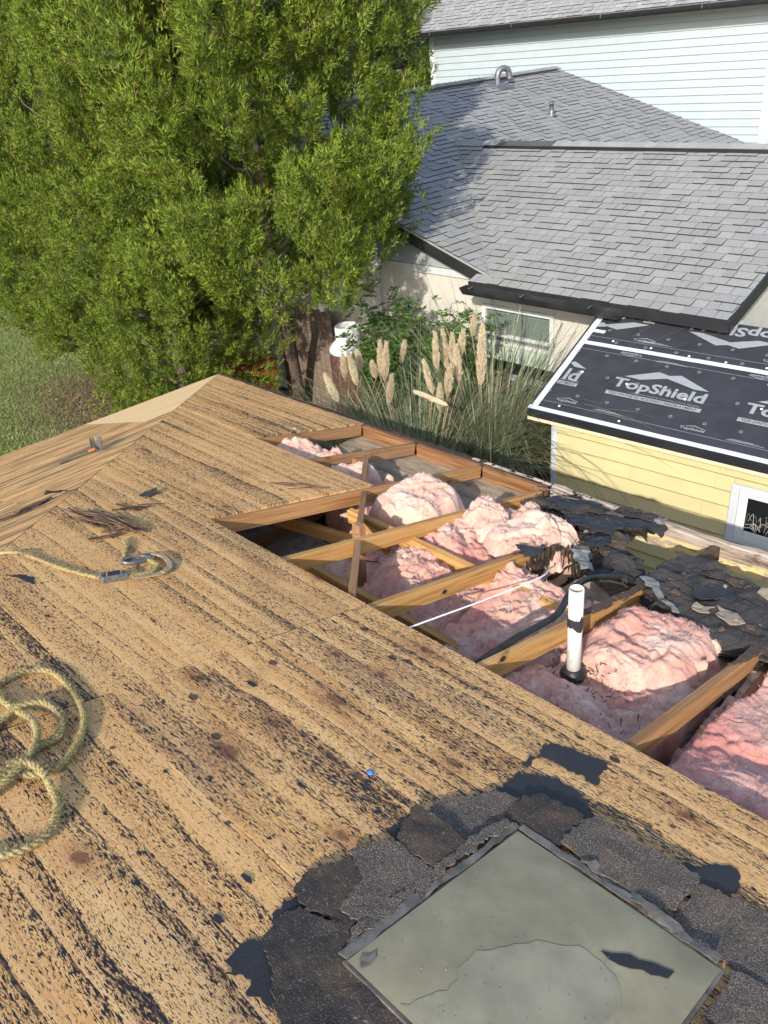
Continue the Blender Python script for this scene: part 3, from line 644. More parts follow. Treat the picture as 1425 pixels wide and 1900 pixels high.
for (a, b, c_, d_) in ((SK['u0']-0.022, SK['u0']-0.001, SK['v0']+0.01, SK['v1']+0.012), (SK['u0']+0.002, SK['u1']-0.02, SK['v1']+0.001, SK['v1']+0.024)):
    poly = ragged([(a, c_), (b, c_), (b, d_), (a, d_)], 0.03, 0.003, int(abs(a)*100)); v, f = fillet_fill(poly, lambda u, w: 0.017+0.006*float(vnoise((u*22, w*22, 1.0))), 0.003, 0.03); mobj('flashing_strip', v, f, M_flash, sk, RA)
# bent flashing strip lying along the right edge
poly = ragged([(-0.72, 1.275), (-0.69, 1.31), (-0.60, 1.30), (-0.53, 1.275), (-0.47, 1.28), (-0.40, 1.262), (-0.40, 1.243), (-0.49, 1.250), (-0.60, 1.262)], 0.02, 0.004, 8)
v, f = fillet_fill(poly, lambda u, w: 0.022+0.010*float(vnoise((u*17, w*17, 3.0))), 0.002, 0.025); mobj('flashing_strip', v, f, M_flash, sk, RA)
# ------------------------------------------------------------- shingles left round the skylight
PCS = {
'felt_patch': [[(-1.142,0.978),(-1.139,1.044),(-1.14,1.094),(-1.085,1.099),(-1.06,1.003),(-1.09,0.95)],
 [(-1.061,1.346),(-1.049,1.479),(-0.969,1.553),(-0.882,1.547),(-0.787,1.489),(-0.77,1.40),(-0.929,1.33),(-0.971,1.30)],
 [(-1.084,1.528),(-1.094,1.581),(-1.072,1.602),(-1.095,1.665),(-1.044,1.715),(-0.904,1.748),(-0.868,1.638),(-0.893,1.621),(-1.038,1.614),(-1.063,1.595),(-1.062,1.518)],
 [(-0.54,1.44),(-0.519,1.535),(-0.44,1.62),(-0.397,1.565),(-0.398,1.502),(-0.439,1.502),(-0.46,1.44)],
 [(-1.054,0.377),(-1.052,0.401),(-1.082,0.411),(-1.099,0.471),(-1.054,0.492),(-0.93,0.469),(-0.93,0.40),(-0.993,0.404),(-1.023,0.405)],
 [(-1.119,0.623),(-1.132,0.684),(-1.05,0.726),(-0.94,0.606),(-1.065,0.545),(-1.117,0.552)]],
'old_shingle': [
 ([(-1.074,0.501),(-1.094,0.562),(-1.083,0.612),(-0.973,0.656),(-0.871,0.631),(-0.80,0.61),(-0.652,0.582),(-0.60,0.50),(-0.70,0.30),(-0.84,0.365),(-0.936,0.422),(-0.98,0.456)], 'd'),
 ([(-1.134,0.642),(-1.15,0.692),(-1.135,0.751),(-1.121,0.812),(-1.0,0.80),(-0.95,0.648),(-1.059,0.622)], 'd'),
 ([(-1.131,0.821),(-1.12,0.889),(-1.075,0.946),(-0.918,0.947),(-0.905,0.809),(-0.946,0.68),(-1.021,0.687),(-1.041,0.777)], 's'),
 ([(-1.098,0.963),(-1.147,1.085),(-1.085,1.099),(-0.958,1.09),(-0.94,0.948),(-1.062,0.94)], 'd'),
 ([(-1.119,1.095),(-1.128,1.148),(-1.11,1.231),(-1.029,1.275),(-0.914,1.262),(-0.905,1.088),(-0.963,1.063),(-1.075,1.088)], 's'),
 ([(-1.081,1.25),(-1.044,1.333),(-0.977,1.368),(-0.93,1.30),(-0.95,1.235)], 's'),
 ([(-0.962,1.261),(-0.972,1.37),(-0.934,1.437),(-0.812,1.445),(-0.78,1.372),(-0.80,1.265),(-0.896,1.263)], 'd'),
 ([(-0.795,1.30),(-0.80,1.435),(-0.783,1.482),(-0.657,1.466),(-0.53,1.487),(-0.473,1.471),(-0.470,1.30),(-0.62,1.285),(-0.726,1.29)], 's'),
 ([(-0.475,1.30),(-0.473,1.471),(-0.382,1.501),(-0.20,1.493),(0.0,1.48),(0.05,1.30),(-0.2,1.28),(-0.362,1.275)], 's'),
 ([(-0.305,1.262),(-0.25,1.275),(-0.10,1.29),(0.02,1.27),(0.02,1.10),(-0.12,1.08),(-0.288,1.09)], 's'),
 ([(-0.95,0.658),(-0.953,0.778),(-0.959,0.948),(-0.926,0.946),(-0.926,0.716),(-0.926,0.621)], 's'),
 ([(-0.956,0.952),(-0.955,1.134),(-0.945,1.24),(-0.926,1.24),(-0.926,0.939)], 's'),
 ([(-0.66,0.575),(-0.62,0.58),(-0.32,0.578),(-0.29,0.45),(-0.5,0.40),(-0.66,0.45)], 's'),
 ([(-0.288,1.08),(-0.12,1.075),(0.02,1.09),(0.02,0.80),(-0.288,0.80)], 'd')]}
for i, p in enumerate(PCS['felt_patch']):
    v, f = prism_vf(ragged(p, 0.008, 0.0050, 60+i), 0.0004, 0.0022); mobj('felt_patch', v, f, M_felt, HOUSE, RA)
for i, (p, k) in enumerate(PCS['old_shingle']):
    base = 0.004+0.0045*((i*5) % 4); p = ragged(p, 0.009, 0.0042, 80+i)
    cu = sum(q[0] for q in p)/len(p); cv = sum(q[1] for q in p)/len(p)
    def zf(u, w, b=base, s=i): return b+0.005*float(vnoise((u*16, w*16, s*3.1)))+0.0015*float(vnoise((u*60, w*60, s*1.1)))+0.010*max(0.0, (w-cv)*2.0)
    v, f = fillet_fill(p, zf, 0.0045, 0.035); mobj('old_shingle', v, f, M_sh if k == 's' else M_shd, HOUSE, RA)
# loose felt flecks stuck to the deck
for i in range(16):
    u = random.uniform(-3.6, -0.4); w = random.uniform(0.2, 1.85); s = random.uniform(0.006, 0.02)
    if -1.16 < u < 0 and 0.35 < w < 1.6: continue
    p = [(u+s*random.uniform(0.7, 2.2)*math.cos(a), w+s*random.uniform(0.4, 0.9)*math.sin(a)) for a in np.linspace(0, 6.28, 8)[:-1]]
    v, f = prism_vf(p, 0.0003, 0.0014); mobj('felt_fleck', v, f, M_felt, HOUSE, RA)
for u, w in ((-1.994, 0.907), (-1.767, 0.843), (-2.018, 1.263), (-1.785, 1.658), (-2.015, 1.728), (-0.90, 1.79)):
    p = [(u+0.019*math.cos(a), w+0.013*math.sin(a)) for a in np.linspace(0, 6.28, 15)[:-1]]
    v, f = prism_vf(p, 0.0003, 0.0016); mobj('patch_plug', v, f, M_rot, HOUSE, RA)
p = ragged([(-3.235, 0.785), (-3.19, 0.855), (-3.13, 0.87), (-3.085, 0.84), (-3.12, 0.828), (-3.18, 0.818)], 0.012, 0.004, 5)
v, f = prism_vf(p, 0.0003, 0.002); mobj('felt_patch', v, f, M_felt, HOUSE, RA)
def unit_(a): return a/max(np.linalg.norm(a), 1e-9)
# ------------------------------------------------------------- pink insulation
INS = 'pink fibreglass insulation lying between the trusses'
def batt(label, x0, x1, y0, y1, topf, mat, seed, amp=0.05, freq=7.0, res=0.016, fold=0.035, zb=-2.99, edge=0.05, round_=False):
    nx = max(6, int((x1-x0)/res)); ny = max(6, int((y1-y0)/res))
    X, Y = np.meshgrid(np.linspace(x0, x1, nx+1), np.linspace(y0, y1, ny+1), indexing='ij')
    P = np.stack([X*freq, Y*freq, np.full_like(X, seed*7.3)], -1)
    W = np.stack([fbm(P*0.6+9, 3, seed), fbm(P*0.6+31, 3, seed+1), fbm(P*0.6+53, 2, seed+2)], -1)
    Q = P+W*1.1
    rid = 1-np.abs(fbm(Q, 4, seed+3, 0.55))                          # folded, torn batting
    lump = fbm(Q*0.45, 3, seed+4)
    fine = 0.9-2.2*np.abs(fbm(Q*3.1+W*2, 4, seed+5, 0.62))
    T = np.vectorize(topf)(X, Y)
    su = (X-x0)/(x1-x0); sv = (Y-y0)/(y1-y0)
    if round_:
        rr = (np.abs((su-.5)*2)**2.6+np.abs((sv-.5)*2)**2.6)**(1/2.6)*(1+0.34*fbm(P*0.42, 4, seed+8, 0.6)); e = np.clip((1-rr)/0.45, 0, 1); e = np.clip(e*(2-e), 0, 1)**0.75
        Z = zb+(T-zb)*e+(amp*(rid-0.72)+amp*0.8*lump+amp*0.13*fine)*np.clip(e*1.5, 0, 1)
        keep = rr < 1.12
    else:
        d = np.minimum(np.minimum(su*(x1-x0), (1-su)*(x1-x0)), np.minimum(sv*(y1-y0), (1-sv)*(y1-y0)))
        e = np.clip(d/edge, 0, 1); e = np.sqrt(e*(2-e)); Z = T-(T-zb)*(1-e)*0.8+(amp*(rid-0.72)+amp*0.8*lump+amp*0.13*fine)
    X2 = X+W[..., 0]*fold; Y2 = Y+W[..., 1]*fold
    V = np.stack([X2, Y2, Z], -1).reshape(-1, 3); n = len(V); idx = np.arange(n).reshape(nx+1, ny+1)
    F = np.stack([idx[:-1, :-1], idx[1:, :-1], idx[1:, 1:], idx[:-1, 1:]], -1).reshape(-1, 4)
    c = V.mean(0); c[2] = zb
    ring = list(idx[:, 0])+list(idx[-1, 1:])+list(idx[::-1, -1][1:])+list(idx[0, ::-1][1:-1])
    VB = V[ring].copy(); VB[:, 2] = zb; VV = np.vstack([V, VB])-c; m = len(ring)
    FF = F.tolist()+[(ring[(i+1) % m], ring[i], n+i, n+(i+1) % m) for i in range(m)]+[tuple(n+i for i in range(m))][::-1]
    o = mobj('insulation_batt', VV, FF, mat, None, Matrix.Translation(Vector(c)), True)
    # loose fibres that soften the outline
    r = np.random.default_rng(seed+99); k = r.integers(0, len(F), int(nx*ny*0.5)); B = V[F[k, 0]]-c
    d = r.normal(0, 1, (len(k), 3)); d[:, 2] = np.abs(d[:, 2])*0.8+0.15; d /= np.linalg.norm(d, axis=1)[:, None]; L = r.uniform(0.006, 0.02, (len(k), 1)); s_ = np.cross(d, r.normal(0, 1, (len(k), 3))); s_ /= np.linalg.norm(s_, axis=1)[:, None]
    tri = np.stack([B-s_*0.0011, B+s_*0.0011, B+d*L], 1)
    tris_obj('loose_fibres', tri, mat, o, Matrix.Translation(Vector(c)))['kind'] = 'stuff'
    return tag(o, label, 'insulation', INS)
ra = lambda y: za(0, y)
# beds that fill the bays
batt('shaded pink insulation bed in the third open bay', -3.38, -2.79, 0.9, 3.40, lambda x, y: -2.70+0.04*math.sin(x*9)+0.02*math.sin(y*7), M_pink, 8, 0.05, 8, 0.011, 0.04, edge=0.02)
batt('crumpled pink insulation bed below the diagonal brace', -2.79, -2.18, 0.8, 3.36, lambda x, y: -2.50+0.03*math.sin(x*11+y*4)-0.05*max(0, 2.4-y), M_pink, 14, 0.055, 8, 0.009, 0.05, edge=0.02)
batt('pink insulation bed below the white wire', -2.18, -1.565, 0.8, 2.86, lambda x, y: -2.475+0.03*math.sin(x*10-y*5)-0.04*max(0, 2.4-y), M_pink, 21, 0.05, 7, 0.009, 0.05, edge=0.02)
batt('dirty pink insulation bed around the white vent pipe foot', -1.565, -0.925, 0.8, 3.05, lambda x, y: -2.25-0.25*(y-1.84)+0.015*math.sin(x*13+y*6), M_pink, 26, 0.04, 8, 0.009, 0.04, edge=0.02)
batt('smooth deep pink insulation in the nearest open bay', -0.84, -0.30, 0.8, 3.3, lambda x, y: -2.19-0.22*(y-1.84), M_deep, 31, 0.028, 5, 0.009, 0.03, edge=0.02)
batt('dusty greyed insulation in the gap beside the lower joist', -0.925, -0.835, 0.8, 3.2, lambda x, y: -2.42-0.1*(y-1.84), M_pale, 33, 0.03, 12, 0.012, 0.02, edge=0.02)
batt('pink insulation past the right edge of the opening', -0.30, 0.30, 0.8, 3.3, lambda x, y: -2.35, M_pink, 35, 0.04, 6, 0.02, edge=0.02)
# torn pieces lying on the beds
batt('cream bleached insulation mound in the farthest open bay', -5.0, -4.14, 2.9, 3.52, lambda x, y: -2.585-0.10*(x+4.6), M_pale, 3, 0.03, 8, 0.008, round_=True)
batt('small pink insulation lump beside the brace in the second bay', -4.10, -3.68, 3.04, 3.46, lambda x, y: -2.57, M_pale, 5, 0.03, 9, 0.008, round_=True)
batt('thin pale insulation wisp lying on the dusty soffit board', -3.80, -3.44, 3.38, 3.74, lambda x, y: -2.805, M_pale, 6, 0.02, 14, 0.01, round_=True, zb=-2.852)
batt('big rounded cream and pink insulation dome between trusses', -3.44, -2.78, 2.86, 3.54, lambda x, y: -2.475, M_pale, 11, 0.035, 5, 0.008, 0.03, round_=True, zb=-2.85)
batt('torn pink insulation heap spilling toward the rotted eave', -2.86, -2.10, 2.84, 3.72, lambda x, y: -2.485-0.15*(y-3.1)+0.10*(x+2.5), M_pale, 17, 0.055, 5.5, 0.008, 0.07, zb=-2.75, round_=True)
batt('upturned pale flap of insulation on the torn heap', -2.52, -2.20, 3.0, 3.44, lambda x, y: -2.435+0.10*(x+2.4), M_pale, 18, 0.03, 7, 0.008, 0.05, zb=-2.56, round_=True)
batt('pale pink insulation tongue hanging over the rotted truss end', -2.42, -2.08, 3.08, 3.52, lambda x, y: -2.495, M_pale, 19, 0.04, 9, 0.008, 0.05, zb=-2.64, round_=True)
batt('folded dusty pink insulation slab against the black cable', -2.08, -1.59, 2.20, 2.84, lambda x, y: -2.47+0.05*(x+1.85), M_pale, 23, 0.05, 6, 0.008, 0.06, zb=-2.72, round_=True)
batt('thin pink insulation strip curling over the ceiling runner', -2.72, -2.30, 2.36, 2.74, lambda x, y: -2.45, M_pink, 24, 0.04, 8, 0.008, 0.05, zb=-2.62, round_=True)
batt('large pink insulation block bulging up beside the vent pipe', -1.56, -0.90, 2.30, 3.08, lambda x, y: -2.315-0.20*(y-2.5)-0.08*(x+1.3), M_pink, 28, 0.04, 5, 0.008, 0.05, zb=-2.62, round_=True)
batt('torn pale insulation skin draped on the big block', -1.40, -1.02, 2.50, 2.98, lambda x, y: -2.30-0.20*(y-2.5)-0.10*(x+1.3), M_pale, 29, 0.028, 8, 0.008, 0.05, zb=-2.56, round_=True)
# crumbs of yellow foam and dark chips on the insulation
CR = [(-0.875, 2.10, -2.45), (-0.87, 2.24, -2.46), (-0.88, 2.42, -2.475), (-0.865, 2.55, -2.49), (-1.0, 2.25, -2.41)]
for i, q in enumerate(CR):
    bm = bmesh.new(); bmesh.ops.create_icosphere(bm, subdivisions=2, radius=0.024 if i in (0, 2) else 0.015)
    for v in bm.verts: v.co *= 1+0.45*float(vnoise(np.array(v.co)*70+i))
    for v in bm.verts: v.co.z *= 0.6
    me = bpy.data.meshes.new('foam_crumb'); bm.to_mesh(me); bm.free(); me.materials.append(M_yfoam)
    tag(dobj('foam_crumb', me, None, Matrix.Translation(q)), ('yellow foam crumb nearest the plywood edge in the narrow gap', 'small yellow foam crumb just beyond the nearest crumb', 'largest yellow foam crumb in the narrow gap beside the truss', 'yellow foam crumb farthest up the narrow gap', 'yellow foam crumb on the other side of the near truss')[i], 'foam crumb')
r = np.random.default_rng(4); tri = []
for cx, cy, cz, sx, sy, n in ((-1.33, 2.25, -2.335, 0.08, 0.08, 80), (-1.75, 2.7, -2.40, 0.1, 0.1, 40), (-1.25, 2.2, -2.325, 0.15, 0.08, 40), (-0.87, 2.4, -2.46, 0.02, 0.3, 30)):
    for _ in range(n):
        p = Vector((cx+r.normal(0, sx), cy+r.normal(0, sy), cz+r.uniform(0, 0.02))); a = r.uniform(0, 6.28); L = r.uniform(0.01, 0.045); d = Vector((math.cos(a), math.sin(a), r.normal(0, 0.2)))*L; s = Vector((-math.sin(a), math.cos(a), 0.3))*0.003
        tri += [p-s, p+s, p+d]
tag(tris_obj('wood_splinters', [tuple(t) for t in tri], M_char), 'scatter of dark splinters on the insulation by the vent pipe', 'debris', None, 'stuff')

# ------------------------------------------------------------- rotted eave and torn shingle layers
def torn(name, label, cat, poly, zf, mat, seed, th=0.012, res=0.02, amp=0.016, group=None, parent=None):
    p = ragged(poly, 0.03, amp, seed); v, f = fillet_fill(p, zf, th, res)
    o = mobj(name, v, f, mat, parent); 
    return tag(o, label, cat, group) if parent is None else o
def lumpy(base, a=0.03, s=0, fr=9.0): return lambda u, w: base(u, w)+a*float(fbm((u*fr, w*fr, s*5.0), 3, s))+0.45*a*float(1-2*abs(fbm((u*8+3, w*8, s*7.0), 2, s+5)))+0.006*float(fbm((u*37, w*37, s*3.0), 3, s+9))
E1 = torn('sagging_roof_edge', 'sagging mound of black torn shingle layers at the rotted eave', 'roof debris',
     [(-2.74, 3.70), (-2.60, 3.97), (-2.40, 4.05), (-2.13, 4.20), (-1.99, 4.14), (-1.95, 3.92), (-1.93, 3.58), (-1.66, 3.36), (-1.56, 3.14), (-1.72, 3.02), (-1.93, 3.12), (-2.10, 3.38), (-2.28, 3.60)],
     lumpy(lambda x, y: za(0, y)+0.035*math.exp(-((x+2.1)**2+(y-3.7)**2)/0.05)-0.04, 0.035, 2), M_tar, 2)
E2 = torn('sagging_roof_slab', 'sagging black shingle slab hanging at the right of the open eave', 'roof debris',
     [(-1.60, 3.16), (-1.44, 3.03), (-1.30, 2.93), (-1.14, 2.89), (-1.02, 2.92), (-0.80, 3.02), (-0.45, 3.1), (-0.40, 3.55), (-0.9, 3.62), (-1.12, 3.60), (-1.33, 3.64), (-1.52, 3.76), (-1.62, 3.62)],
     lumpy(lambda x, y: za(0, y)-0.012-0.05*math.sin(min(1, max(0, (x+1.6)/1.2))*math.pi)*max(0, 3.7-y), 0.018, 3), M_dust, 5, 0.03)
for k, (poly, mat, dz) in enumerate([
    ([(-1.59, 3.15), (-1.55, 3.20), (-1.42, 3.08), (-1.29, 2.985), (-1.32, 2.95), (-1.45, 3.04)], M_gsh, 0.04),
    ([(-1.38, 3.30), (-1.30, 3.42), (-1.18, 3.40), (-1.19, 3.27), (-1.28, 3.22)], M_felt, 0.042),
    ([(-1.18, 3.10), (-1.20, 3.18), (-1.10, 3.20), (-1.05, 3.14), (-1.09, 3.07)], M_tansh, 0.043),
    ([(-1.27, 3.06), (-1.28, 3.13), (-1.20, 3.15), (-1.19, 3.08)], M_tansh, 0.042),
    ([(-1.42, 3.52), (-1.40, 3.62), (-1.24, 3.60), (-1.22, 3.53)], M_shd, 0.041),
    ([(-1.14, 3.52), (-1.13, 3.60), (-1.00, 3.58), (-1.02, 3.52)], M_tansh, 0.041),
    ([(-0.98, 3.30), (-0.99, 3.42), (-0.85, 3.44), (-0.82, 3.33)], M_shd, 0.041)]):
    torn('torn_layer', None, None, poly, lumpy(lambda x, y, d=dz: za(0, y)-0.012+d-0.05*math.sin(min(1, max(0, (x+1.6)/1.2))*math.pi)*max(0, 3.7-y), 0.012, 3), mat, 20+k, 0.006, 0.02, 0.011, None, E2)
# layered lower lip of the slab
for k in range(4):
    o_ = 0.012*k
    torn('torn_layer', None, None, [(-1.60, 3.18-o_), (-1.44, 3.02-o_), (-1.30, 2.92-o_), (-1.14, 2.875-o_), (-1.02, 2.905-o_), (-0.72, 3.0-o_), (-0.72, 3.08), (-1.02, 3.03), (-1.15, 3.0), (-1.30, 3.06), (-1.46, 3.16)],
         lumpy(lambda x, y, k=k: za(0, y)-0.018-0.012*k-0.05*math.sin(min(1, max(0, (x+1.6)/1.2))*math.pi)*max(0, 3.7-y), 0.012, 3+k), (M_tar, M_rot, M_felt, M_char)[k], 40+k, 0.007, 0.03, 0.007, None, E2)
for k, (poly, mat, dz, til) in enumerate([
    ([(-2.12, 3.50), (-2.00, 3.56), (-1.90, 3.38), (-1.93, 3.30), (-2.05, 3.32)], M_felt, 0.05, 0.3),
    ([(-2.10, 3.30), (-2.02, 3.36), (-1.92, 3.22), (-1.80, 3.06), (-1.86, 3.04), (-1.98, 3.16)], M_gsh, 0.03, 0.1),
    ([(-2.06, 3.56), (-1.96, 3.70), (-1.82, 3.42), (-1.86, 3.30), (-1.96, 3.38)], M_shd, 0.035, 0.0),
    ([(-1.88, 3.36), (-1.76, 3.40), (-1.60, 3.24), (-1.74, 3.12)], M_dust, 0.038, 0.0),
    ([(-2.50, 3.80), (-2.42, 3.98), (-2.28, 4.02), (-2.24, 3.86), (-2.36, 3.74)], M_shd, 0.05, 0.15),
    ([(-2.32, 3.86), (-2.26, 4.00), (-2.12, 4.02), (-2.10, 3.84)], M_sh, 0.055, 0.1),
    ([(-2.70, 3.72), (-2.58, 3.92), (-2.46, 3.86), (-2.52, 3.70)], M_shd, 0.03, 0.1),
    ([(-2.10, 4.06), (-2.06, 4.20), (-1.94, 4.17), (-1.93, 4.03), (-2.02, 3.98)], M_gsh, 0.06, 0.0),
    ([(-2.14, 3.86), (-2.06, 4.08), (-1.96, 4.02), (-1.90, 3.80), (-2.02, 3.70)], M_felt, 0.06, 0.0),
    ([(-1.98, 3.96), (-1.96, 4.10), (-1.88, 4.06), (-1.86, 3.92)], M_tar, 0.04, -0.2),
    ([(-2.40, 3.62), (-2.30, 3.80), (-2.08, 3.86), (-1.94, 3.70), (-2.02, 3.52), (-2.22, 3.50)], M_felt, 0.062, 0.05),
    ([(-2.66, 3.80), (-2.54, 4.02), (-2.36, 4.06), (-2.30, 3.92), (-2.46, 3.78)], M_felt, 0.045, 0.1),
    ([(-2.22, 4.00), (-2.18, 4.14), (-1.98, 4.12), (-1.96, 3.96), (-2.08, 3.90)], M_tar, 0.075, 0.0)]):
    cx = sum(p[0] for p in poly)/len(poly); cy = sum(p[1] for p in poly)/len(poly)
    torn('torn_layer', None, None, poly, lumpy(lambda x, y, d=dz, t=til, a=cx, b=cy: za(0, y)-0.04+d+0.035*math.exp(-((x+2.1)**2+(y-3.7)**2)/0.05)+t*(x-a), 0.022, 2), mat, 70+k, 0.006, 0.02, 0.012, None, E1)
# granules, chips and rotten crumbs strewn over the torn layers
r = np.random.default_rng(77); chips = {'t': [], 'b': [], 'g': []}
for k in range(520):
    if r.random() < 0.5: x, y = r.uniform(-2.7, -1.6), r.uniform(3.05, 4.15)
    else: x, y = r.uniform(-1.6, -0.5), r.uniform(2.95, 3.7)
    if x < -1.6 and (y < 3.1-0.55*(x+1.7) or y > 4.25+0.0*x): continue
    if (x > -1.95 and x < -1.55 and y > 3.40) or (x < -1.3 and x > -1.95 and y > 3.70): continue
    z = za(0, y)+r.uniform(-0.02, 0.03)-(0.05*math.sin(min(1, max(0, (x+1.6)/1.2))*math.pi)*max(0, 3.7-y) if x > -1.6 else 0)
    p = np.array([x, y, z]); s = 0.004+0.014*r.random()**2.5; a = unit_(r.normal(0, 1, 3)*[1, 1, 0.4])*s*r.uniform(1, 2.5); b = unit_(np.cross(a, r.normal(0, 1, 3)))*s
    chips['tbg'[r.choice(3, p=[0.6, 0.28, 0.12])]] += [p-a-b, p+a-b*0.6, p+a*0.7+b, p-a-b, p+a*0.7+b, p-a*0.8+b*0.8]
for kk, mat in (('t', M_tar), ('b', M_rot), ('g', M_gsh)):
    tris_obj('chips', np.array(chips[kk]), mat, E1)['kind'] = 'stuff'
# rotted truss end: upright splinters with black felt on top
rt = thing('rotted_truss_end', 'blackened rotten splintered truss end standing under the torn shingles', 'rotten wood', (-2.05, 3.02, -2.8))
r = np.random.default_rng(12)
for i in range(26):
    t = i/25; x = -2.165+0.10*t+r.normal(0, 0.008); y = 2.98+0.38*t+r.normal(0, 0.008); h = r.uniform(0.14, 0.29); ztop = za(0, y)+r.normal(-0.02, 0.018)
    beam('splinter', M_char if i % 6 else M_rot, rt, (x, y, ztop), (x+r.normal(0, 0.012), y+r.normal(0, 0.012), ztop-h), r.uniform(0.014, 0.03), r.uniform(0.008, 0.02), (1, 0.2, 0.1), 0, rough=0.0035, seed=i)
beam('core_block', M_char, rt, (-2.14, 3.18, -2.52), (-2.13, 3.18, -2.82), 0.36, 0.05, (1, 0.25, 0), 0, rough=0.008, seed=50)
torn('felt_flap', None, None, [(-2.24, 2.985), (-2.16, 3.06), (-2.09, 3.05), (-2.10, 2.97), (-2.15, 2.93)], lumpy(lambda x, y: za(0, y)+0.004-0.6*max(0, 2.985-y), 0.01, 6), M_felt, 9, 0.004, 0.03, 0.008, None, rt)
# pale boards exposed below the torn eave
pb = thing('broken_soffit_boards', 'pale broken soffit boards showing below the torn shingles', 'board', (-1.8, 3.3, -2.8))
beam('board', M_dry, pb, (-2.02, 3.22, -2.70), (-1.62, 3.02, -2.66), 0.16, 0.012, (0.1, -0.35, 1))
beam('board', M_pale_wood, pb, (-1.25, 3.16, -2.72), (-0.72, 3.20, -2.70), 0.11, 0.02, (0, -0.3, 1))
beam('board', M_dry, pb, (-1.16, 3.08, -2.74), (-1.02, 3.3, -2.84), 0.12, 0.012, (0.3, -0.5, 1))
beam('board', M_rot, pb, (-1.05, 3.02, -2.62), (-0.8, 3.25, -2.84), 0.05, 0.03, (0, 0, 1), rough=0.003, seed=9)
# soot-black weathered ends on the near trusses
for tr, x, y0, y1 in ((TR[5], -1.563, 2.55, 3.16), (TR[6], -0.920, 2.70, 3.05), (TR[4], -2.177, 2.86, 3.06)):
    q = ragged([(-0.019+x, y0/CS), (0.019+x, (y0+0.1)/CS), (0.022+x, y1/CS), (-0.022+x, y1/CS)], 0.03, 0.004, 3)
    v, f = fillet_fill(q, lambda u, w: -PT-0.002+0.004*float(vnoise((u*40, w*20, 2.0))), 0.006, 0.03); mobj('tar_crust', v, f, M_rot, tr, RA)

# ------------------------------------------------------------- vent pipe, cable, wire
vp = thing('vent_pipe', 'white plastic vent pipe standing up through the insulation', 'pipe', (-1.387, 2.24, -2.41))
v, f = lathe_vf([(0.0300, 0.0), (0.0300, 0.30), (0.0305, 0.305), (0.0300, 0.31), (0.0300, 0.505), (0.0270, 0.507), (0.0262, 0.495), (0.0262, 0.30), (0.001, 0.30)], 28)
mobj('pipe', v, f, M_pvc, vp, Matrix.Translation((-1.387, 2.24, -2.41)), True)
v, f = lathe_vf([(0.033, -0.01), (0.052, 0.0), (0.056, 0.012), (0.046, 0.028), (0.036, 0.046), (0.031, 0.048)], 24)
mobj('rubber_collar', v, f, M_rubber, vp, Matrix.Translation((-1.387, 2.24, -2.352)), True)
V = []; F = []; r = np.random.default_rng(3)
for k in range(29):
    a = 2*math.pi*k/28; lo = 0.315+0.018*float(fbm((math.cos(a)*3, math.sin(a)*3, 1.0), 3, 2)); hi = 0.365+0.03*float(fbm((math.cos(a)*4, math.sin(a)*4, 4.0), 3, 5))
    V += [(0.0318*math.cos(a), 0.0318*math.sin(a), lo), (0.0318*math.cos(a), 0.0318*math.sin(a), hi)]
    if k: F.append((2*k-2, 2*k, 2*k+1, 2*k-1))
mobj('tar_ring', V, F, M_felt, vp, Matrix.Translation((-1.387, 2.24, -2.41)))
P = spline([(-1.60, 1.45, -2.10), (-1.60, 1.85, -2.155), (-1.60, 2.12, -2.19), (-1.60, 2.42, -2.25), (-1.66, 2.62, -2.275), (-1.70, 2.80, -2.32), (-1.71, 2.98, -2.40), (-1.66, 3.10, -2.45), (-1.60, 3.16, -2.50), (-1.55, 3.2, -2.58)], 8)
v, f = tube_vf(P, 0.0155, 10); tag(mobj('cable', v, f, M_rubber, None, None, True), 'thick black cable curving from the debris along the truss', 'cable')
P = spline([(-1.945, 1.55, -2.06), (-1.935, 1.85, -2.125), (-1.93, 2.35, -2.27), (-1.935, 2.78, -2.39), (-2.0, 2.96, -2.46)], 5)
v, f = tube_vf(P, 0.0042, 8); tag(mobj('wire', v, f, M_wire, None, None, True), 'thin white wire stretched between two trusses over the insulation', 'wire')
P = spline([(-3.36, 2.55, -2.60), (-3.1, 2.60, -2.66), (-2.85, 2.72, -2.64), (-2.6, 2.98, -2.62), (-2.45, 3.06, -2.62)], 6)
v, f = tube_vf(P, 0.0035, 6); tag(mobj('wire', v, f, M_rubber, None, None, True), 'thin black wire lying on the shaded insulation', 'wire')
P = [(-2.76, 3.86, -2.62), (-2.62, 3.86, -2.595), (-2.49, 3.82, -2.585), (-2.38, 3.82, -2.57)]
v, f = tube_vf(P, 0.004, 6); tag(mobj('twig', v, f, M_twig), 'pale twig lying across the black torn shingles', 'twig')
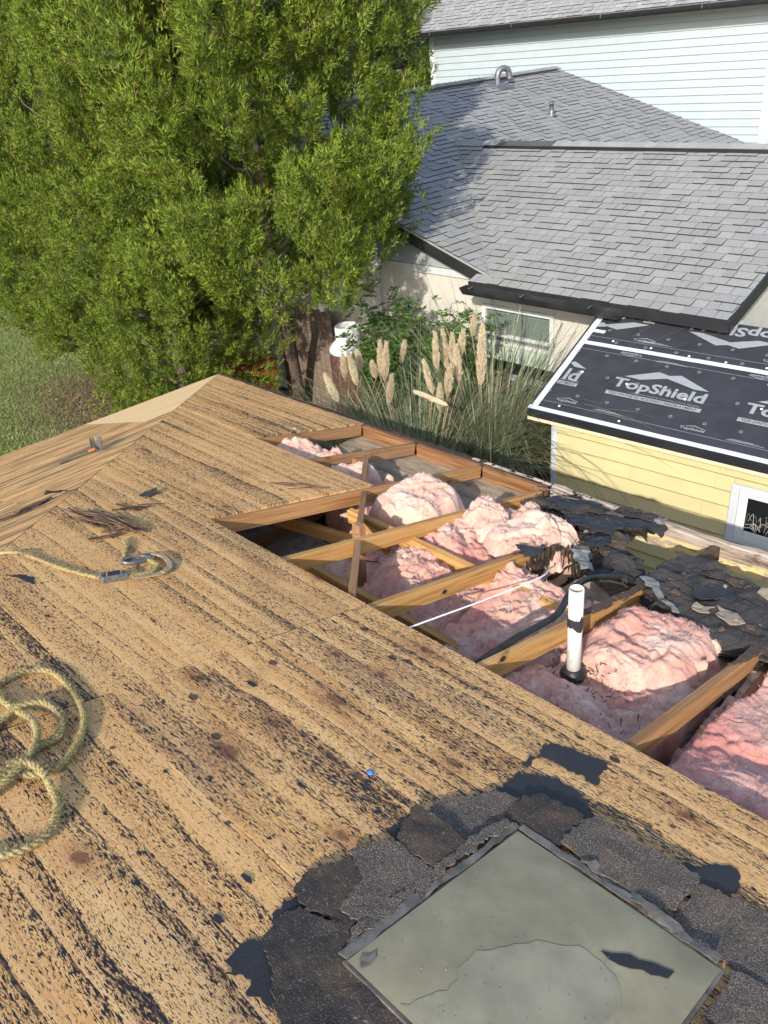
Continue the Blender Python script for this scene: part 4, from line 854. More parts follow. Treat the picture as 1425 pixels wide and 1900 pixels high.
# ------------------------------------------------------------- things lying on the deck
def AP(x, y, w): return A(x, y/CS, w)
rope = thing('safety_rope', 'coiled dirty yellow safety rope with hook and grab lying on the plywood', 'rope', AP(-2.2, 0.5, 0))
def rope_part(pts, rad=0.0085, name='rope_run'):
    P = spline(pts, 10)
    v, f = tube_vf(P, 0.6*rad, 7); mobj(name, v, f, M_rope, rope, None, True)
    for s in range(3):                                                # three twisted strands
        Q = []; L = 0
        for i, p in enumerate(P):
            d = (P[min(i+1, len(P)-1)]-P[max(i-1, 0)]).normalized(); nn_ = d.orthogonal().normalized(); nn_ = (Vector(NA)-d*d.dot(Vector(NA))).normalized(); b = d.cross(nn_)
            if i: L += (P[i]-P[i-1]).length
            a = L/0.055*2*math.pi+s*2.094; Q.append(p+(nn_*math.cos(a)+b*math.sin(a))*rad*0.52)
        v, f = tube_vf(Q, rad*0.58, 7); mobj('strand', v, f, M_rope, rope, None, True)
    r_ = np.random.default_rng(int(rad*1e5)+len(P)); Pn = np.array([tuple(q) for q in P]); k = r_.integers(0, len(Pn)-1, len(Pn)*60); t = r_.random((len(k), 1)); B = Pn[k]*(1-t)+Pn[k+1]*t
    d = r_.normal(0, 1, (len(k), 3)); d /= np.linalg.norm(d, axis=1)[:, None]; B = B+d*rad*0.95; e = d*0.6+r_.normal(0, 0.6, (len(k), 3)); s = np.cross(e, r_.normal(0, 1, (len(k), 3))); s /= np.linalg.norm(s, axis=1)[:, None]
    tris_obj('fuzz', np.stack([B-s*0.0007, B+s*0.0007, B+e*0.009], 1), M_rope, rope)['kind'] = 'stuff'
def L_(pts, w0=0.010, ws=None): return [AP(p[0], p[1], (w0 if ws is None else ws[i])) for i, p in enumerate(pts)]
rope_part([RB @ Vector((0.30, -(-4.35-BX)/CS, 0.010)), RB @ Vector((0.55, -(-3.85-BX)/CS, 0.010)), AP(-3.44, 0.825, 0.012)]+L_([(-3.332, 0.91), (-3.172, 0.956), (-3.042, 1.013), (-2.965, 1.06)]))
rope_part(L_([(-2.945, 1.12), (-2.934, 1.16), (-2.929, 1.248), (-2.975, 1.305), (-3.06, 1.301)]))
rope_part(L_([(-3.322, 1.324), (-3.26, 1.31), (-3.224, 1.294), (-3.147, 1.238)]), 0.008)
rope_part(L_([(-2.30, 0.25), (-2.37, 0.36), (-2.429, 0.467), (-2.435, 0.538), (-2.375, 0.584), (-2.23, 0.581), (-2.098, 0.555), (-2.0, 0.5), (-1.934, 0.437), (-1.895, 0.378), (-1.92, 0.31), (-2.0, 0.29)], 0.010), 0.0105)
rope_part(L_([(-2.42, 0.41), (-2.331, 0.396), (-2.235, 0.399), (-2.135, 0.414), (-2.049, 0.394), (-1.967, 0.337), (-1.919, 0.268), (-1.88, 0.18)], ws=[.012, .014, .02, .03, .032, .03, .024, .014]), 0.0105)
rope_part(L_([(-2.06, 0.22), (-1.969, 0.259), (-1.955, 0.305), (-1.897, 0.335), (-1.797, 0.331), (-1.732, 0.312), (-1.671, 0.262), (-1.650, 0.205), (-1.663, 0.143), (-1.72, 0.02)], ws=[.014, .014, .032, .032, .014, .013, .011, .011, .011, .011]), 0.0105)
rope_part(L_([(-2.15, 0.28), (-2.203, 0.348), (-2.221, 0.418), (-2.193, 0.479), (-2.097, 0.487), (-2.029, 0.441), (-2.02, 0.39), (-1.98, 0.321), (-1.947, 0.251), (-1.93, 0.1)], ws=[.012, .012, .03, .03, .012, .012, .012, .012, .02, .02]), 0.011)
# rope grab: two cheek plates, pin and lever
gm = frame(AP(-2.957, 1.095, 0.014), AP(-2.949, 1.146, 0)-AP(-2.963, 1.045, 0), Vector(NA).cross(AP(-2.949, 1.146, 0)-AP(-2.963, 1.045, 0)))
gb = box('rope_grab', M_steel, rope, (-0.062, -0.024, -0.012), (0.055, 0.024, 0.016), gm, 0.006)
box('lever', M_blackmetal, gb, (-0.05, -0.012, 0.017), (0.03, 0.008, 0.026), gm, 0.003)
for q in ((-0.035, -0.008), (0.0, 0.012), (0.028, -0.006)):
    v, f = lathe_vf([(0.006, 0.016), (0.006, 0.029), (0.004, 0.031)], 10, (q[0], q[1], 0)); mobj('rivet', v, f, M_galv, gb, gm)
# snap hook: flat oval ring with gate
hm = frame(AP(-3.083, 1.20, 0.012), AP(-3.079, 1.346, 0)-AP(-3.085, 1.2, 0), Vector(NA).cross(AP(-3.079, 1.346, 0)-AP(-3.085, 1.2, 0)))
ov = [(0.058+0.062*math.cos(a)*(1.0 if math.cos(a) > 0 else 0.95), 0.033*math.sin(a), 0) for a in np.linspace(0, 2*math.pi, 25)]
v, f = tube_vf(ov, 0.0085, 8, False); hk = mobj('snap_hook', v, f, M_steel, rope, hm, True)
box('gate', M_steel, hk, (0.03, -0.03, -0.006), (0.11, -0.012, 0.008), hm, 0.003)
box('hook_eye', M_steel, hk, (0.105, -0.026, -0.008), (0.15, 0.026, 0.010), hm, 0.006)
def strap(pts, w, name='webbing_strap'):
    P = spline(pts, 8); V = []; F = []
    for i, p in enumerate(P):
        d = (P[min(i+1, len(P)-1)]-P[max(i-1, 0)]).normalized(); s = Vector(NA).cross(d).normalized()*w/2; up = Vector(NA)*0.002
        V += [p-s, p+s, p+s+up*2, p-s+up*2]
        if i:
            k = 4*i
            for q in range(4): F.append((k-4+q, k-4+(q+1) % 4, k+(q+1) % 4, k+q))
    F += [(3, 2, 1, 0), (len(V)-4, len(V)-3, len(V)-2, len(V)-1)]
    mobj(name, V, F, M_web, rope)
strap([AP(-3.085, 1.35, 0.012), AP(-3.03, 1.38, 0.014), AP(-2.955, 1.368, 0.006), AP(-2.90, 1.31, 0.010), AP(-2.89, 1.24, 0.012), AP(-2.905, 1.15, 0.014)], 0.026)
strap([AP(-3.08, 1.34, 0.022), AP(-3.02, 1.36, 0.024), AP(-2.93, 1.34, 0.014), AP(-2.885, 1.28, 0.016)], 0.022)
# flat pry bar on the hip slope
fb = thing('flat_pry_bar', 'dark flat pry bar with notched claw lying on the hip slope', 'pry bar', tuple(RB @ Vector((1.9, -1.7, 0))))
def BP(x, y, w): return RB @ Vector((y, -(x-BX)/CS, w))
p0, p1 = BP(-5.18, 1.825, 0.004), BP(-5.05, 2.02, 0.012); bd = (p1-p0)
fm = frame(p0, bd, Vector((-SN, 0, CS)).cross(bd)); LL = bd.length
V = []; F = []
for i, (x, z, w) in enumerate([(-0.03, -0.001, 0.052), (0.02, 0.004, 0.046), (0.06, 0.014, 0.040), (LL*0.5, 0.016, 0.038), (LL-0.03, 0.012, 0.040), (LL+0.01, 0.016, 0.044)]):
    V += [(x, -w/2, z), (x, w/2, z), (x, w/2, z+0.006), (x, -w/2, z+0.006)]
    if i:
        for q in range(4): F.append((4*i-4+q, 4*i-4+(q+1) % 4, 4*i+(q+1) % 4, 4*i+q))
F += [(3, 2, 1, 0), (20, 21, 22, 23)]
mobj('shank', V, F, M_rot, fb, fm)
box('sticker_band', M_orange, fb, (LL-0.05, -0.0215, 0.0145), (LL-0.004, 0.0215, 0.0245), fm)
cmx = frame(p1+Vector((0, 0, 0.0)), (0.75, 0.66, 0.04), Vector((-SN, 0, CS)).cross(Vector((0.75, 0.66, 0.04))))
for s in (-1, 1):
    V = [(s*0.004, 0, 0.006), (s*0.036, 0, 0.002), (s*0.040, 0.006, 0.05), (s*0.042, 0.016, 0.088), (s*0.016, 0.016, 0.090), (s*0.004, 0.004, 0.055)]
    V = V+[(a_, b_+0.008, c_) for a_, b_, c_ in V]; F = [tuple(range(6)), tuple(range(11, 5, -1))]+[(i, i+6, (i+1) % 6+6, (i+1) % 6) for i in range(6)]
    mobj('claw_tine', V, F, M_rubber, fb, cmx)
# bark and wood strip litter
def strips(name, label, cx, cy, n, sx, sy, L, ang, seed, mat=M_bark, fr=None):
    th_ = thing(name, label, 'debris', tuple(AP(cx, cy, 0.0))); r = np.random.default_rng(seed)
    for i in range(n):
        t = r.uniform(-1, 1); x = cx+t*sx+r.normal(0, 0.015); y = cy+t*sy+r.normal(0, 0.035); a = ang+r.normal(0, 0.28); l = L*r.uniform(0.4, 1.2)
        w0 = r.uniform(0.004, 0.004+0.0008*n)
        beam('bark_strip', mat, th_, AP(x-l/2*math.cos(a), y-l/2*math.sin(a), w0+0.004), AP(x+l/2*math.cos(a), y+l/2*math.sin(a), w0+0.004+r.normal(0, 0.004)), r.uniform(0.006, 0.018), r.uniform(0.003, 0.005), NA, 0, rough=0.0012, seed=i+seed)
strips('bark_pile', 'heap of brown splintery bark strips near the hip', -3.60, 1.35, 30, 0.16, 0.07, 0.26, 0.35, 3)
strips('bark_strip_bundle', 'single dark bark strip below the bark heap', -3.418, 1.312, 4, 0.02, 0.05, 0.13, 1.4, 9, M_rot)
strips('twig_litter', 'few thin dark twigs just above the bark heap', -3.74, 1.57, 5, 0.05, 0.06, 0.16, 1.1, 14, M_rot)
strips('bark_litter', 'thin torn bark strip lying on the plywood above the opening', -3.62, 2.55, 8, 0.10, 0.12, 0.16, 0.9, 21, M_bark)
strips('tar_paper_strips', 'shredded black paper strips on the hip slope beside the hip', -4.10, 1.36, 5, 0.02, 0.03, 0.08, 1.2, 25, M_char)
th_ = thing('paper_shreds', 'ragged black paper shreds at the left edge of the hip slope', 'debris', tuple(BP(-4.15, 1.15, 0)))
r = np.random.default_rng(6)
for i in range(20):
    t = r.uniform(0, 1); y = 1.06+0.24*t+r.normal(0, 0.012); x = -4.12-0.02*t+r.normal(0, 0.02)
    beam('paper_shred', M_char if i % 2 else M_bark, th_, BP(x, y-0.04, 0.003+r.uniform(0, 0.01)), BP(x+r.normal(0, 0.01), y+0.05, 0.004+r.uniform(0, 0.012)), r.uniform(0.008, 0.02), 0.003, (-SN, 0, CS), 0, rough=0.001, seed=i)
p = ragged([(-3.90, 1.75/CS), (-3.86, 1.70/CS), (-3.82, 1.74/CS), (-3.845, 1.80/CS), (-3.90, 1.83/CS)], 0.012, 0.003, 2)
v, f = fillet_fill(p, lambda u, w: 0.002+0.02*max(0, (w-1.80)*12)*0.8, 0.004, 0.02)
tag(mobj('shingle_scrap', v, f, M_shd, None, RA), 'small curled black shingle scrap on the plywood', 'shingle scrap')
# blue capped nail with a bent wire staple
bn = thing('cap_nail', 'tiny blue plastic cap nail stuck in the plywood', 'nail', tuple(AP(-1.343, 1.066, 0)))
v, f = lathe_vf([(0.011, 0.0), (0.012, 0.002), (0.009, 0.004), (0.004, 0.005), (0.003, 0.008)], 16); mobj('plastic_cap', v, f, M_blue, bn, RA @ Matrix.Translation((-1.343, 1.066/CS, 0.0005)), True)
v, f = tube_vf([AP(-1.40, 1.075, 0.0), AP(-1.40, 1.075, 0.028), AP(-1.388, 1.10, 0.028), AP(-1.388, 1.10, 0.0)], 0.0012, 6); tag(mobj('staple', v, f, M_steel), 'thin bent wire staple standing in the plywood by the blue nail', 'staple')
# ------------------------------------------------------------- shingled roofs of the neighbours
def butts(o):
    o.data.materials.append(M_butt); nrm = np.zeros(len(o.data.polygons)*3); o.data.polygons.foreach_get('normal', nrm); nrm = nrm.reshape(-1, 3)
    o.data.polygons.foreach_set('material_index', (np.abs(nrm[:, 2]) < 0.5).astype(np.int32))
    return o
def shingled(roof, mw, u0, u1, vmax, planes_for, mat, seed, nparts=300, exposure=0.143, wr=(0.11, 0.24), camd=True):
    r = np.random.default_rng(seed); tabs = []; k = 0; v = 0.0
    while v < vmax:
        u = u0-r.uniform(0, 0.3); d = exposure+0.035
        while u < u1:
            w = r.uniform(*wr); high = r.random() < 0.5
            jg = r.uniform(0.0015, 0.004); quad = [(u+jg, v), (u+w-jg, v), (u+w-jg, min(v+d, vmax)), (u+jg, min(v+d, vmax))]
            pl = planes_for(u+w/2, v+exposure/2); p = clip_poly(quad, pl)
            if len(p) >= 3:
                c = (sum(q[0] for q in p)/len(p), sum(q[1] for q in p)/len(p)); tabs.append((c, p, v, high))
            u += w
        v += exposure; k += 1
    dist = [(mw @ Vector((t[0][0], t[0][1], 0))).length for t in tabs]; order = np.argsort(dist)
    near = set(order[:nparts].tolist()); JV = []; JF = []
    for i, (c, p, v, high) in enumerate(tabs):
        lift = 0.016 if high else 0.006
        zt = lambda a, b: 0.004+lift*max(0.0, 1-(b-v)/(exposure+0.035))
        vv, ff = prism_vf(p, 0.0, zt)
        if i in near:
            vv = [(a-c[0], b-c[1], z) for a, b, z in vv]
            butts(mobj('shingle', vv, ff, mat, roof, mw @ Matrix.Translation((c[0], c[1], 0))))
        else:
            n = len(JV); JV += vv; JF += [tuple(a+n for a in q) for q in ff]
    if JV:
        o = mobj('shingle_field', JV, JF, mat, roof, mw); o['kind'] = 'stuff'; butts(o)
def ridge_caps(roof, mw, L, mats, seed, w=0.30, pitch=18.43, step=0.15):
    """mw: origin on the ridge, x along it"""
    r = np.random.default_rng(seed); n = int(L/step); t = math.tan(R_(pitch)); hw = w/2; cache = {}
    for i in range(n):
        m = mats(i*step)
        if m.name not in cache:
            V = []
            for x, z in ((0, 0.028), (step+0.05, 0.014)):
                V += [(x, -hw, -hw*t+z-0.006), (x, 0, z), (x, hw, -hw*t+z-0.006), (x, hw, -hw*t+z-0.014), (x, 0, z-0.01), (x, -hw, -hw*t+z-0.014)]
            F = [(0, 1, 7, 6), (1, 2, 8, 7), (2, 3, 9, 8), (3, 4, 10, 9), (4, 5, 11, 10), (5, 0, 6, 11), (5, 4, 1, 0), (4, 3, 2, 1)]
            me = bpy.data.meshes.new('ridge_cap'); me.from_pydata(V, [], F); me.materials.append(m); me.update(); cache[m.name] = me
        dobj('ridge_cap', cache[m.name], roof, mw @ Matrix.Translation((i*step, r.normal(0, 0.003), 0)) @ Matrix.Rotation(r.normal(0, 0.01), 4, 'Z'))
P1 = R_(18.43); c1, s1 = math.cos(P1), math.sin(P1); t1 = math.tan(P1)
# ------------------------------------------------------------- stucco house with grey shingle roof
SH = thing('stucco_house', 'cream stucco bungalow with grey shingled cross gable roof and black trim', 'house', (-8, 10, GZ))
z2 = lambda x: (-4.515-s1*x)/c1
z1 = lambda y: (-5.03+s1*y)/c1
RX, RZ = -11.71, z2(-11.71)
YW = 8.25
box('front_wall', M_stucco, SH, (-16.9, YW, GZ), (-6.70, YW+0.15, -2.80))
box('front_wall', M_stucco, SH, (-6.70, YW, GZ), (-5.58, YW+0.15, -4.05))
box('front_wall', M_stucco, SH, (-5.58, YW, GZ), (-3.52, YW+0.15, -2.80))
box('front_wall', M_stucco, SH, (-6.70, YW+0.001, -3.085), (-5.58, YW+0.149, -2.80))
box('side_wall', M_stucco, SH, (-3.67, YW+0.151, GZ), (-3.52, 14.2, -2.80))
mobj('side_gable_wall', [(-3.53, 8.3, -2.9), (-3.53, 14.1, -2.9), (-3.53, 11.2, z1(11.2)-0.06), (-3.66, 8.3, -2.9), (-3.66, 14.1, -2.9), (-3.66, 11.2, z1(11.2)-0.06)], [(0, 1, 2), (5, 4, 3), (0, 3, 4, 1), (1, 4, 5, 2), (2, 5, 3, 0)], M_stucco, SH)
box('side_wall', M_stucco, SH, (-17.05, YW, GZ), (-16.9, 17.0, -2.7))
box('rear_wall', M_stucco, SH, (-16.9, 16.75, GZ), (-6.6, 16.9, -2.7))
# front gable boarding and band
mobj('gable_panel', [(-16.6, YW-0.012, -2.70), (-6.35, YW-0.012, -2.70), (RX, YW-0.012, RZ-0.12), (-16.6, YW+0.14, -2.70), (-6.35, YW+0.14, -2.70), (RX, YW+0.14, RZ-0.12)], [(0, 1, 2), (5, 4, 3), (0, 3, 4, 1), (1, 4, 5, 2), (2, 5, 3, 0)], M_gable, SH)
box('band_board', M_greytrim, SH, (-16.6, YW-0.03, -2.80), (-6.60, YW-0.013, -2.705), None, 0.003)
box('conduit', M_greytrim, SH, (-8.615, YW-0.055, -4.6), (-8.585, YW-0.031, -2.36), None, 0.006)
# rakes
def rake(y, z_off, m, name, h, w, xa=RX, xb=-6.20): 
    beam(name, m, SH, (xa, y, z2(xa)+z_off), (xb, y, z2(xb)+z_off), w, h)
    beam(name, m, SH, (xa, y, z2(xa)+z_off), (2*RX-xb, y, z2(xb)+z_off), w, h)
rake(8.02, -0.005, M_blackmetal, 'rake_fascia', 0.15, 0.03); rake(8.10, -0.09, M_gutter, 'rake_frieze', 0.13, 0.05); rake(17.14, -0.005, M_blackmetal, 'rake_fascia', 0.15, 0.03)
mobj('rake_soffit', [(RX, 8.13, z2(RX)-0.10), (-6.25, 8.13, z2(-6.25)-0.10), (-6.25, YW, z2(-6.25)-0.10), (RX, YW, z2(RX)-0.10)], [(0, 1, 2, 3)], M_soff, SH)
# roof decks
F2 = frame((-6.20, 0, z2(-6.20)), (0, 1, 0), (-c1, 0, s1))
dk2 = mobj('main_roof_slope', *prism_vf([(8.0, 0.0), (17.15, 0), (17.15, 5.805), (8.0, 5.805)], -0.03, -0.001), M_gs, SH, F2)
fl = lambda u, v: [(-1, 0, 17.15), (1, 0, -8.0), (0, -1, 5.80), (-1, c1, 7.80) if u < 11.2 else (1, c1, -14.60)]
shingled(dk2, F2, 8.0, 17.2, 5.80, fl, M_gs, 2)
mobj('main_roof_slope', *prism_vf([(-17.15, 0), (-8.0, 0), (-8.0, 5.805), (-17.15, 5.805)], -0.03, 0.012), M_gs, SH, frame((2*RX+6.20, 0, z2(-6.20)), (0, -1, 0), (c1, 0, s1)))
F1 = frame((0, 7.83, z1(7.83)), (1, 0, 0), (0, c1, s1))
V1 = (11.2-7.83)/c1
dk1 = mobj('cross_gable_slope', *prism_vf([(-6.58, 0), (-3.27, 0), (-3.27, V1), (-9.57, V1), (-6.38, 0.18), (-6.58, 0.18)], -0.03, -0.001), M_gs, SH, F1)
fl = lambda u, v: [(-1, 0, -3.27), (0, -1, V1), ((1, 0, 6.58) if v < 0.12 else (1, c1, 6.19))]
shingled(dk1, F1, -9.6, -3.2, V1, fl, M_gs, 5)
mobj('cross_gable_slope', *prism_vf([(3.27, 0), (9.57, V1-0.02), (3.27, V1-0.02)], -0.03, 0.012), M_gs, SH, frame((0, 14.57, z1(7.83)), (-1, 0, 0), (0, -c1, s1)))
# ridges
ridge_caps(dk1, frame((-9.55, 11.2, z1(11.2)+0.018), (1, 0, 0), (0, 1, 0)), 6.28, lambda x: M_gs2 if 0.75 < x < 1.95 else M_gs, 3)
beam('ridge_vent', M_blackmetal, dk1, (-8.86, 11.035, z1(11.035)+0.05), (-3.27, 11.035, z1(11.035)+0.05), 0.05, 0.045)
ridge_caps(dk2, frame((RX, 8.0, RZ+0.02), (0, 1, 0), (-1, 0, 0)), 9.15, lambda x: M_gs, 4)
beam('ridge_vent', M_blackmetal, dk2, (RX+0.16, 8.02, z2(RX+0.16)+0.055), (RX+0.16, 16.95, z2(RX+0.16)+0.055), 0.05, 0.05)
# eave fascia, drip edge and right rake of the cross gable
beam('eave_fascia', M_blackmetal, SH, (-6.585, 7.835, z1(7.83)+0.004), (-3.25, 7.835, z1(7.83)+0.004), 0.03, 0.115)
beam('eave_soffit', M_soff, SH, (-6.58, 8.04, z1(7.83)-0.10), (-3.26, 8.04, z1(7.83)-0.10), 0.40, 0.012)
for dx, hh in ((0.0, 0.13), (-0.035, 0.10)):
    beam('rake_fascia', M_blackmetal, SH, (-3.255+dx, 7.82, z1(7.82)+0.012-abs(dx)*0.5), (-3.255+dx, 11.2, z1(11.2)+0.012-abs(dx)*0.5), 0.03, hh)
# gutter
gt = None; V = []; F = []
prof = [(7.815, -0.03), (7.815, -0.105), (7.73, -0.115), (7.70, -0.075), (7.675, -0.03), (7.665, -0.03), (7.69, -0.08), (7.725, -0.125), (7.825, -0.118), (7.825, -0.03)]
for i, x in enumerate((-6.60, -4.42)):
    V += [(x, y, z1(7.83)+z-0.01) for y, z in prof]
n = len(prof); F = [(q, (q+1) % n, n+(q+1) % n, n+q) for q in range(n)]+[tuple(range(n))[::-1], tuple(range(n, 2*n))]
gt = mobj('gutter', V, F, M_gutter, SH)
mobj('gutter_end', [(-6.602, 7.82, z1(7.83)-0.04), (-6.602, 7.82, z1(7.83)-0.125), (-6.602, 7.73, z1(7.83)-0.13), (-6.602, 7.67, z1(7.83)-0.04), (-6.61, 7.82, z1(7.83)-0.04), (-6.61, 7.82, z1(7.83)-0.125), (-6.61, 7.73, z1(7.83)-0.13), (-6.61, 7.67, z1(7.83)-0.04)], [(0, 1, 2, 3), (7, 6, 5, 4), (0, 4, 5, 1), (1, 5, 6, 2), (2, 6, 7, 3), (3, 7, 4, 0)], M_blackmetal, gt)
for x in (-6.50, -5.72, -4.80):
    beam('gutter_hanger', M_galv, gt, (x, 7.815, z1(7.83)-0.045), (x+0.03, 7.675, z1(7.83)-0.042), 0.025, 0.004)
# window with green panel
W0, W1 = -6.69, -5.59
wn = box('window', M_white, SH, (W0-0.01, YW-0.03, -3.60), (W0+0.045, YW+0.02, -3.09), None, 0.003)
box('frame_rail', M_white, wn, (W0+0.046, YW-0.03, -3.14), (W1-0.046, YW+0.02, -3.09), None, 0.003)
box('frame_rail', M_white, wn, (W1-0.045, YW-0.03, -3.82), (W1+0.01, YW+0.02, -3.09), None, 0.003)
box('frame_rail', M_white, wn, (W0+0.046, YW-0.03, -3.60), (W1-0.046, YW+0.02, -3.555), None, 0.003)
box('sash_rail', M_soff, wn, (W0+0.05, YW-0.012, -3.50), (W1-0.05, YW+0.012, -3.455))
box('pane', M_glass, wn, (W0+0.04, YW+0.03, -3.56), (W1-0.04, YW+0.04, -3.13))
for k in range(11):
    box('blind_slat', M_glass, wn, (W0+0.06, YW+0.0215, -3.50+0.033*k), (W1-0.06, YW+0.0265, -3.472+0.033*k))
for k in range(4):
    v = [(W0+0.02, YW-0.010, -3.82+0.055*k), (W1-0.047, YW-0.010, -3.82+0.055*k), (W1-0.047, YW-0.002, -3.765+0.055*k), (W0+0.02, YW-0.002, -3.765+0.055*k)]
    v = v+[(a, YW+0.02, c) for a, b, c in v]
    mobj('panel_board', v, [(0, 1, 2, 3), (7, 6, 5, 4), (0, 4, 5, 1), (1, 5, 6, 2), (2, 6, 7, 3), (3, 7, 4, 0)], M_greentrim, wn)
box('dark_recess', M_blackmetal, wn, (W0+0.0, YW+0.10, -4.05), (W1, YW+0.12, -3.55))
box('sill_board', M_white, wn, (W0, YW-0.02, -4.06), (W1, YW+0.10, -4.035))
# roof vents
gv_ = mobj('gooseneck_vent', *tube_vf(spline([(-11.33, 14.58, z2(-11.33)-0.02), (-11.33, 14.58, z2(-11.33)+0.18), (-11.31, 14.63, z2(-11.33)+0.27), (-11.28, 14.72, z2(-11.33)+0.30), (-11.25, 14.81, z2(-11.33)+0.26), (-11.24, 14.85, z2(-11.33)+0.16), (-11.24, 14.85, z2(-11.33)+0.10)], 6), 0.058, 14), M_galv, SH, None, True)
box('vent_base', M_galv, gv_, (-0.22, -0.24, 0.0), (0.22, 0.24, 0.02), frame((-11.30, 14.6, z2(-11.30)+0.014), (0, 1, 0), (-c1, 0, s1)))
pv_ = mobj('vent_stack', *lathe_vf([(0.11, 0.0), (0.045, 0.03), (0.04, 0.20), (0.045, 0.20), (0.045, 0.23), (0.02, 0.23)], 14, (-9.77, 14.2, z2(-9.77)+0.0)), M_galv, SH, None, True)

# ------------------------------------------------------------- two storey house behind
TH = thing('two_storey_house', 'tall pale grey clapboard house with black gutter behind the bungalow', 'house', (-12, 21, GZ))
YG = 19.3
box('wall_core', M_siding_g, TH, (-17.22, YG+0.012, GZ), (-7.7, YG+8, 0.02))
box('corner_trim', M_white, TH, (-17.34, YG-0.03, GZ), (-17.19, YG+0.011, -0.0), None, 0.004)
box('corner_trim', M_white, TH, (-7.92, YG-0.03, GZ), (-7.78, YG+0.011, -0.0), None, 0.004)
r = np.random.default_rng(8)
def clap(parent, mat, x0, x1, zb, e, y, mw=None, th=0.013, gh=0.006, lap_shade=None):
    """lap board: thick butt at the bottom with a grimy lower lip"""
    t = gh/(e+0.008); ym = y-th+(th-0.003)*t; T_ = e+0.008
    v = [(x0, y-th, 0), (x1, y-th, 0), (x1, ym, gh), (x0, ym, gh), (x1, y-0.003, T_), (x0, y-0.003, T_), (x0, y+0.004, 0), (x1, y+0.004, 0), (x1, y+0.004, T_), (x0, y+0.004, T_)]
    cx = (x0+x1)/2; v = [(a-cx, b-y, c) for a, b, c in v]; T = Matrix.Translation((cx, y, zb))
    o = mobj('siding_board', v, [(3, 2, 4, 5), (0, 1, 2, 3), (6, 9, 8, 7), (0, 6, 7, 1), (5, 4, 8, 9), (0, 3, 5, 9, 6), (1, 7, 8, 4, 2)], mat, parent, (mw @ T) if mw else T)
    if lap_shade: o.data.materials.append(lap_shade); o.data.polygons[1].material_index = 1; o.data.polygons[3].material_index = 1
for k in range(18):
    zb = -0.225-0.16*k+0.0; x = -17.185; cut = -17.185+r.uniform(1.0, 3.6)
    while x < -7.93:
        x2 = min(cut, -7.925); clap(TH, M_siding_g, x+0.0015, x2-0.0015, zb, 0.16, YG+0.006, None, 0.018, 0.010, M_lapshade_g); x = x2; cut += 3.66
        if -7.925-cut < 0.3: cut = 10
box('soffit', M_soff, TH, (-17.75, YG-0.44, -0.015), (-7.3, YG+0.3, 0.0))
box('frieze_board', M_white, TH, (-17.18, YG-0.02, -0.075), (-7.93, YG+0.004, -0.016))
box('eave_fascia', M_blackmetal, TH, (-17.78, YG-0.475, -0.03), (-7.3, YG-0.445, 0.10))
V = []; pr = [(-0.478, 0.10), (-0.478, -0.01), (-0.56, -0.015), (-0.585, 0.04), (-0.60, 0.085), (-0.61, 0.085), (-0.595, 0.02), (-0.57, -0.03), (-0.476, -0.03), (-0.476, 0.10)]
for x in (-17.82, -7.3): V += [(x, YG+y, z+0.0) for y, z in pr]
n = len(pr); gg = mobj('gutter', V, [(q, (q+1) % n, n+(q+1) % n, n+q) for q in range(n)]+[tuple(range(n))[::-1], tuple(range(n, 2*n))], M_blackmetal, TH)
for x in (-16.8, -14.1, -11.6, -9.2): box('gutter_joint', M_galv, gg, (x, YG-0.613, 0.005), (x+0.02, YG-0.602, 0.088))
P3 = R_(30); c3, s3 = math.cos(P3), math.sin(P3)
F3 = frame((-17.80, YG-0.52, 0.105), (1, 0, 0), (0, c3, s3))
dk3 = mobj('roof_slope', *prism_vf([(0, 0), (10.6, 0), (10.6, 5.2), (0, 5.2)], -0.03, -0.001), M_gs3, TH, F3)
shingled(dk3, F3, 0, 10.6, 2.2, lambda u, v: [(1, 0, 0), (-1, 0, 10.6)], M_gs3, 9, 300)
beam('rake_fascia', M_blackmetal, TH, F3 @ Vector((-0.01, -0.02, 0.0)), F3 @ Vector((-0.01, 5.2, 0.0)), 0.03, 0.14, (0, -s3, c3))
mobj('roof_slope', [F3 @ Vector((0, 5.2, 0.01)), F3 @ Vector((10.6, 5.2, 0.01)), Vector((-7.2, YG+9, 0.1)), Vector((-17.8, YG+9, 0.1))], [(0, 1, 2, 3)], M_gs3, TH)
for xx in (-17.21,):
    mobj('gable_wall', [(xx, YG+0.02, 0.02), (xx, YG+8, 0.02), (xx, YG+4.0, 2.3)], [(0, 2, 1)], M_siding_g, TH)

# ------------------------------------------------------------- yellow lean-to with black underlayment
YH = thing('yellow_shed_house', 'yellow clapboard outbuilding with black underlayment roof beside the alley', 'house', (-3.0, 7.2, GZ))
S0 = Vector((-4.686, 6.457, -3.456)); ro = R_(2.95); py_ = R_(23.0)
YF = frame(S0, (math.cos(ro), math.sin(ro), 0), (-math.sin(ro), math.cos(ro), 0))          # wall frame: x along the wall, y into it, z up
YR = frame(S0, (math.cos(ro), math.sin(ro), 0), (-math.sin(ro)*math.cos(py_), math.cos(ro)*math.cos(py_), math.sin(py_)))
UL, VT = 4.6, 1.70
box('wall_core', M_siding_y, YH, (0.262, 0.126, GZ-S0.z), (UL-0.25, 1.60, -0.06), YF)
box('corner_trim', M_greytrim, YH, (0.25, 0.088, GZ-S0.z), (0.312, 0.107, -0.085), YF, 0.003)
box('corner_trim', M_greytrim, YH, (0.243, 0.088, GZ-S0.z), (0.261, 0.16, -0.085), YF, 0.003)
WL, WR_, WT, WB = 2.154, 3.05, -3.764-S0.z, -4.367-S0.z
r = np.random.default_rng(15); joints = [[1.16], [2.0], [1.15, 3.3], [1.9], [1.13], [1.02, 3.5], [1.7], [0.9], [2.4], [1.3], [2.0]]
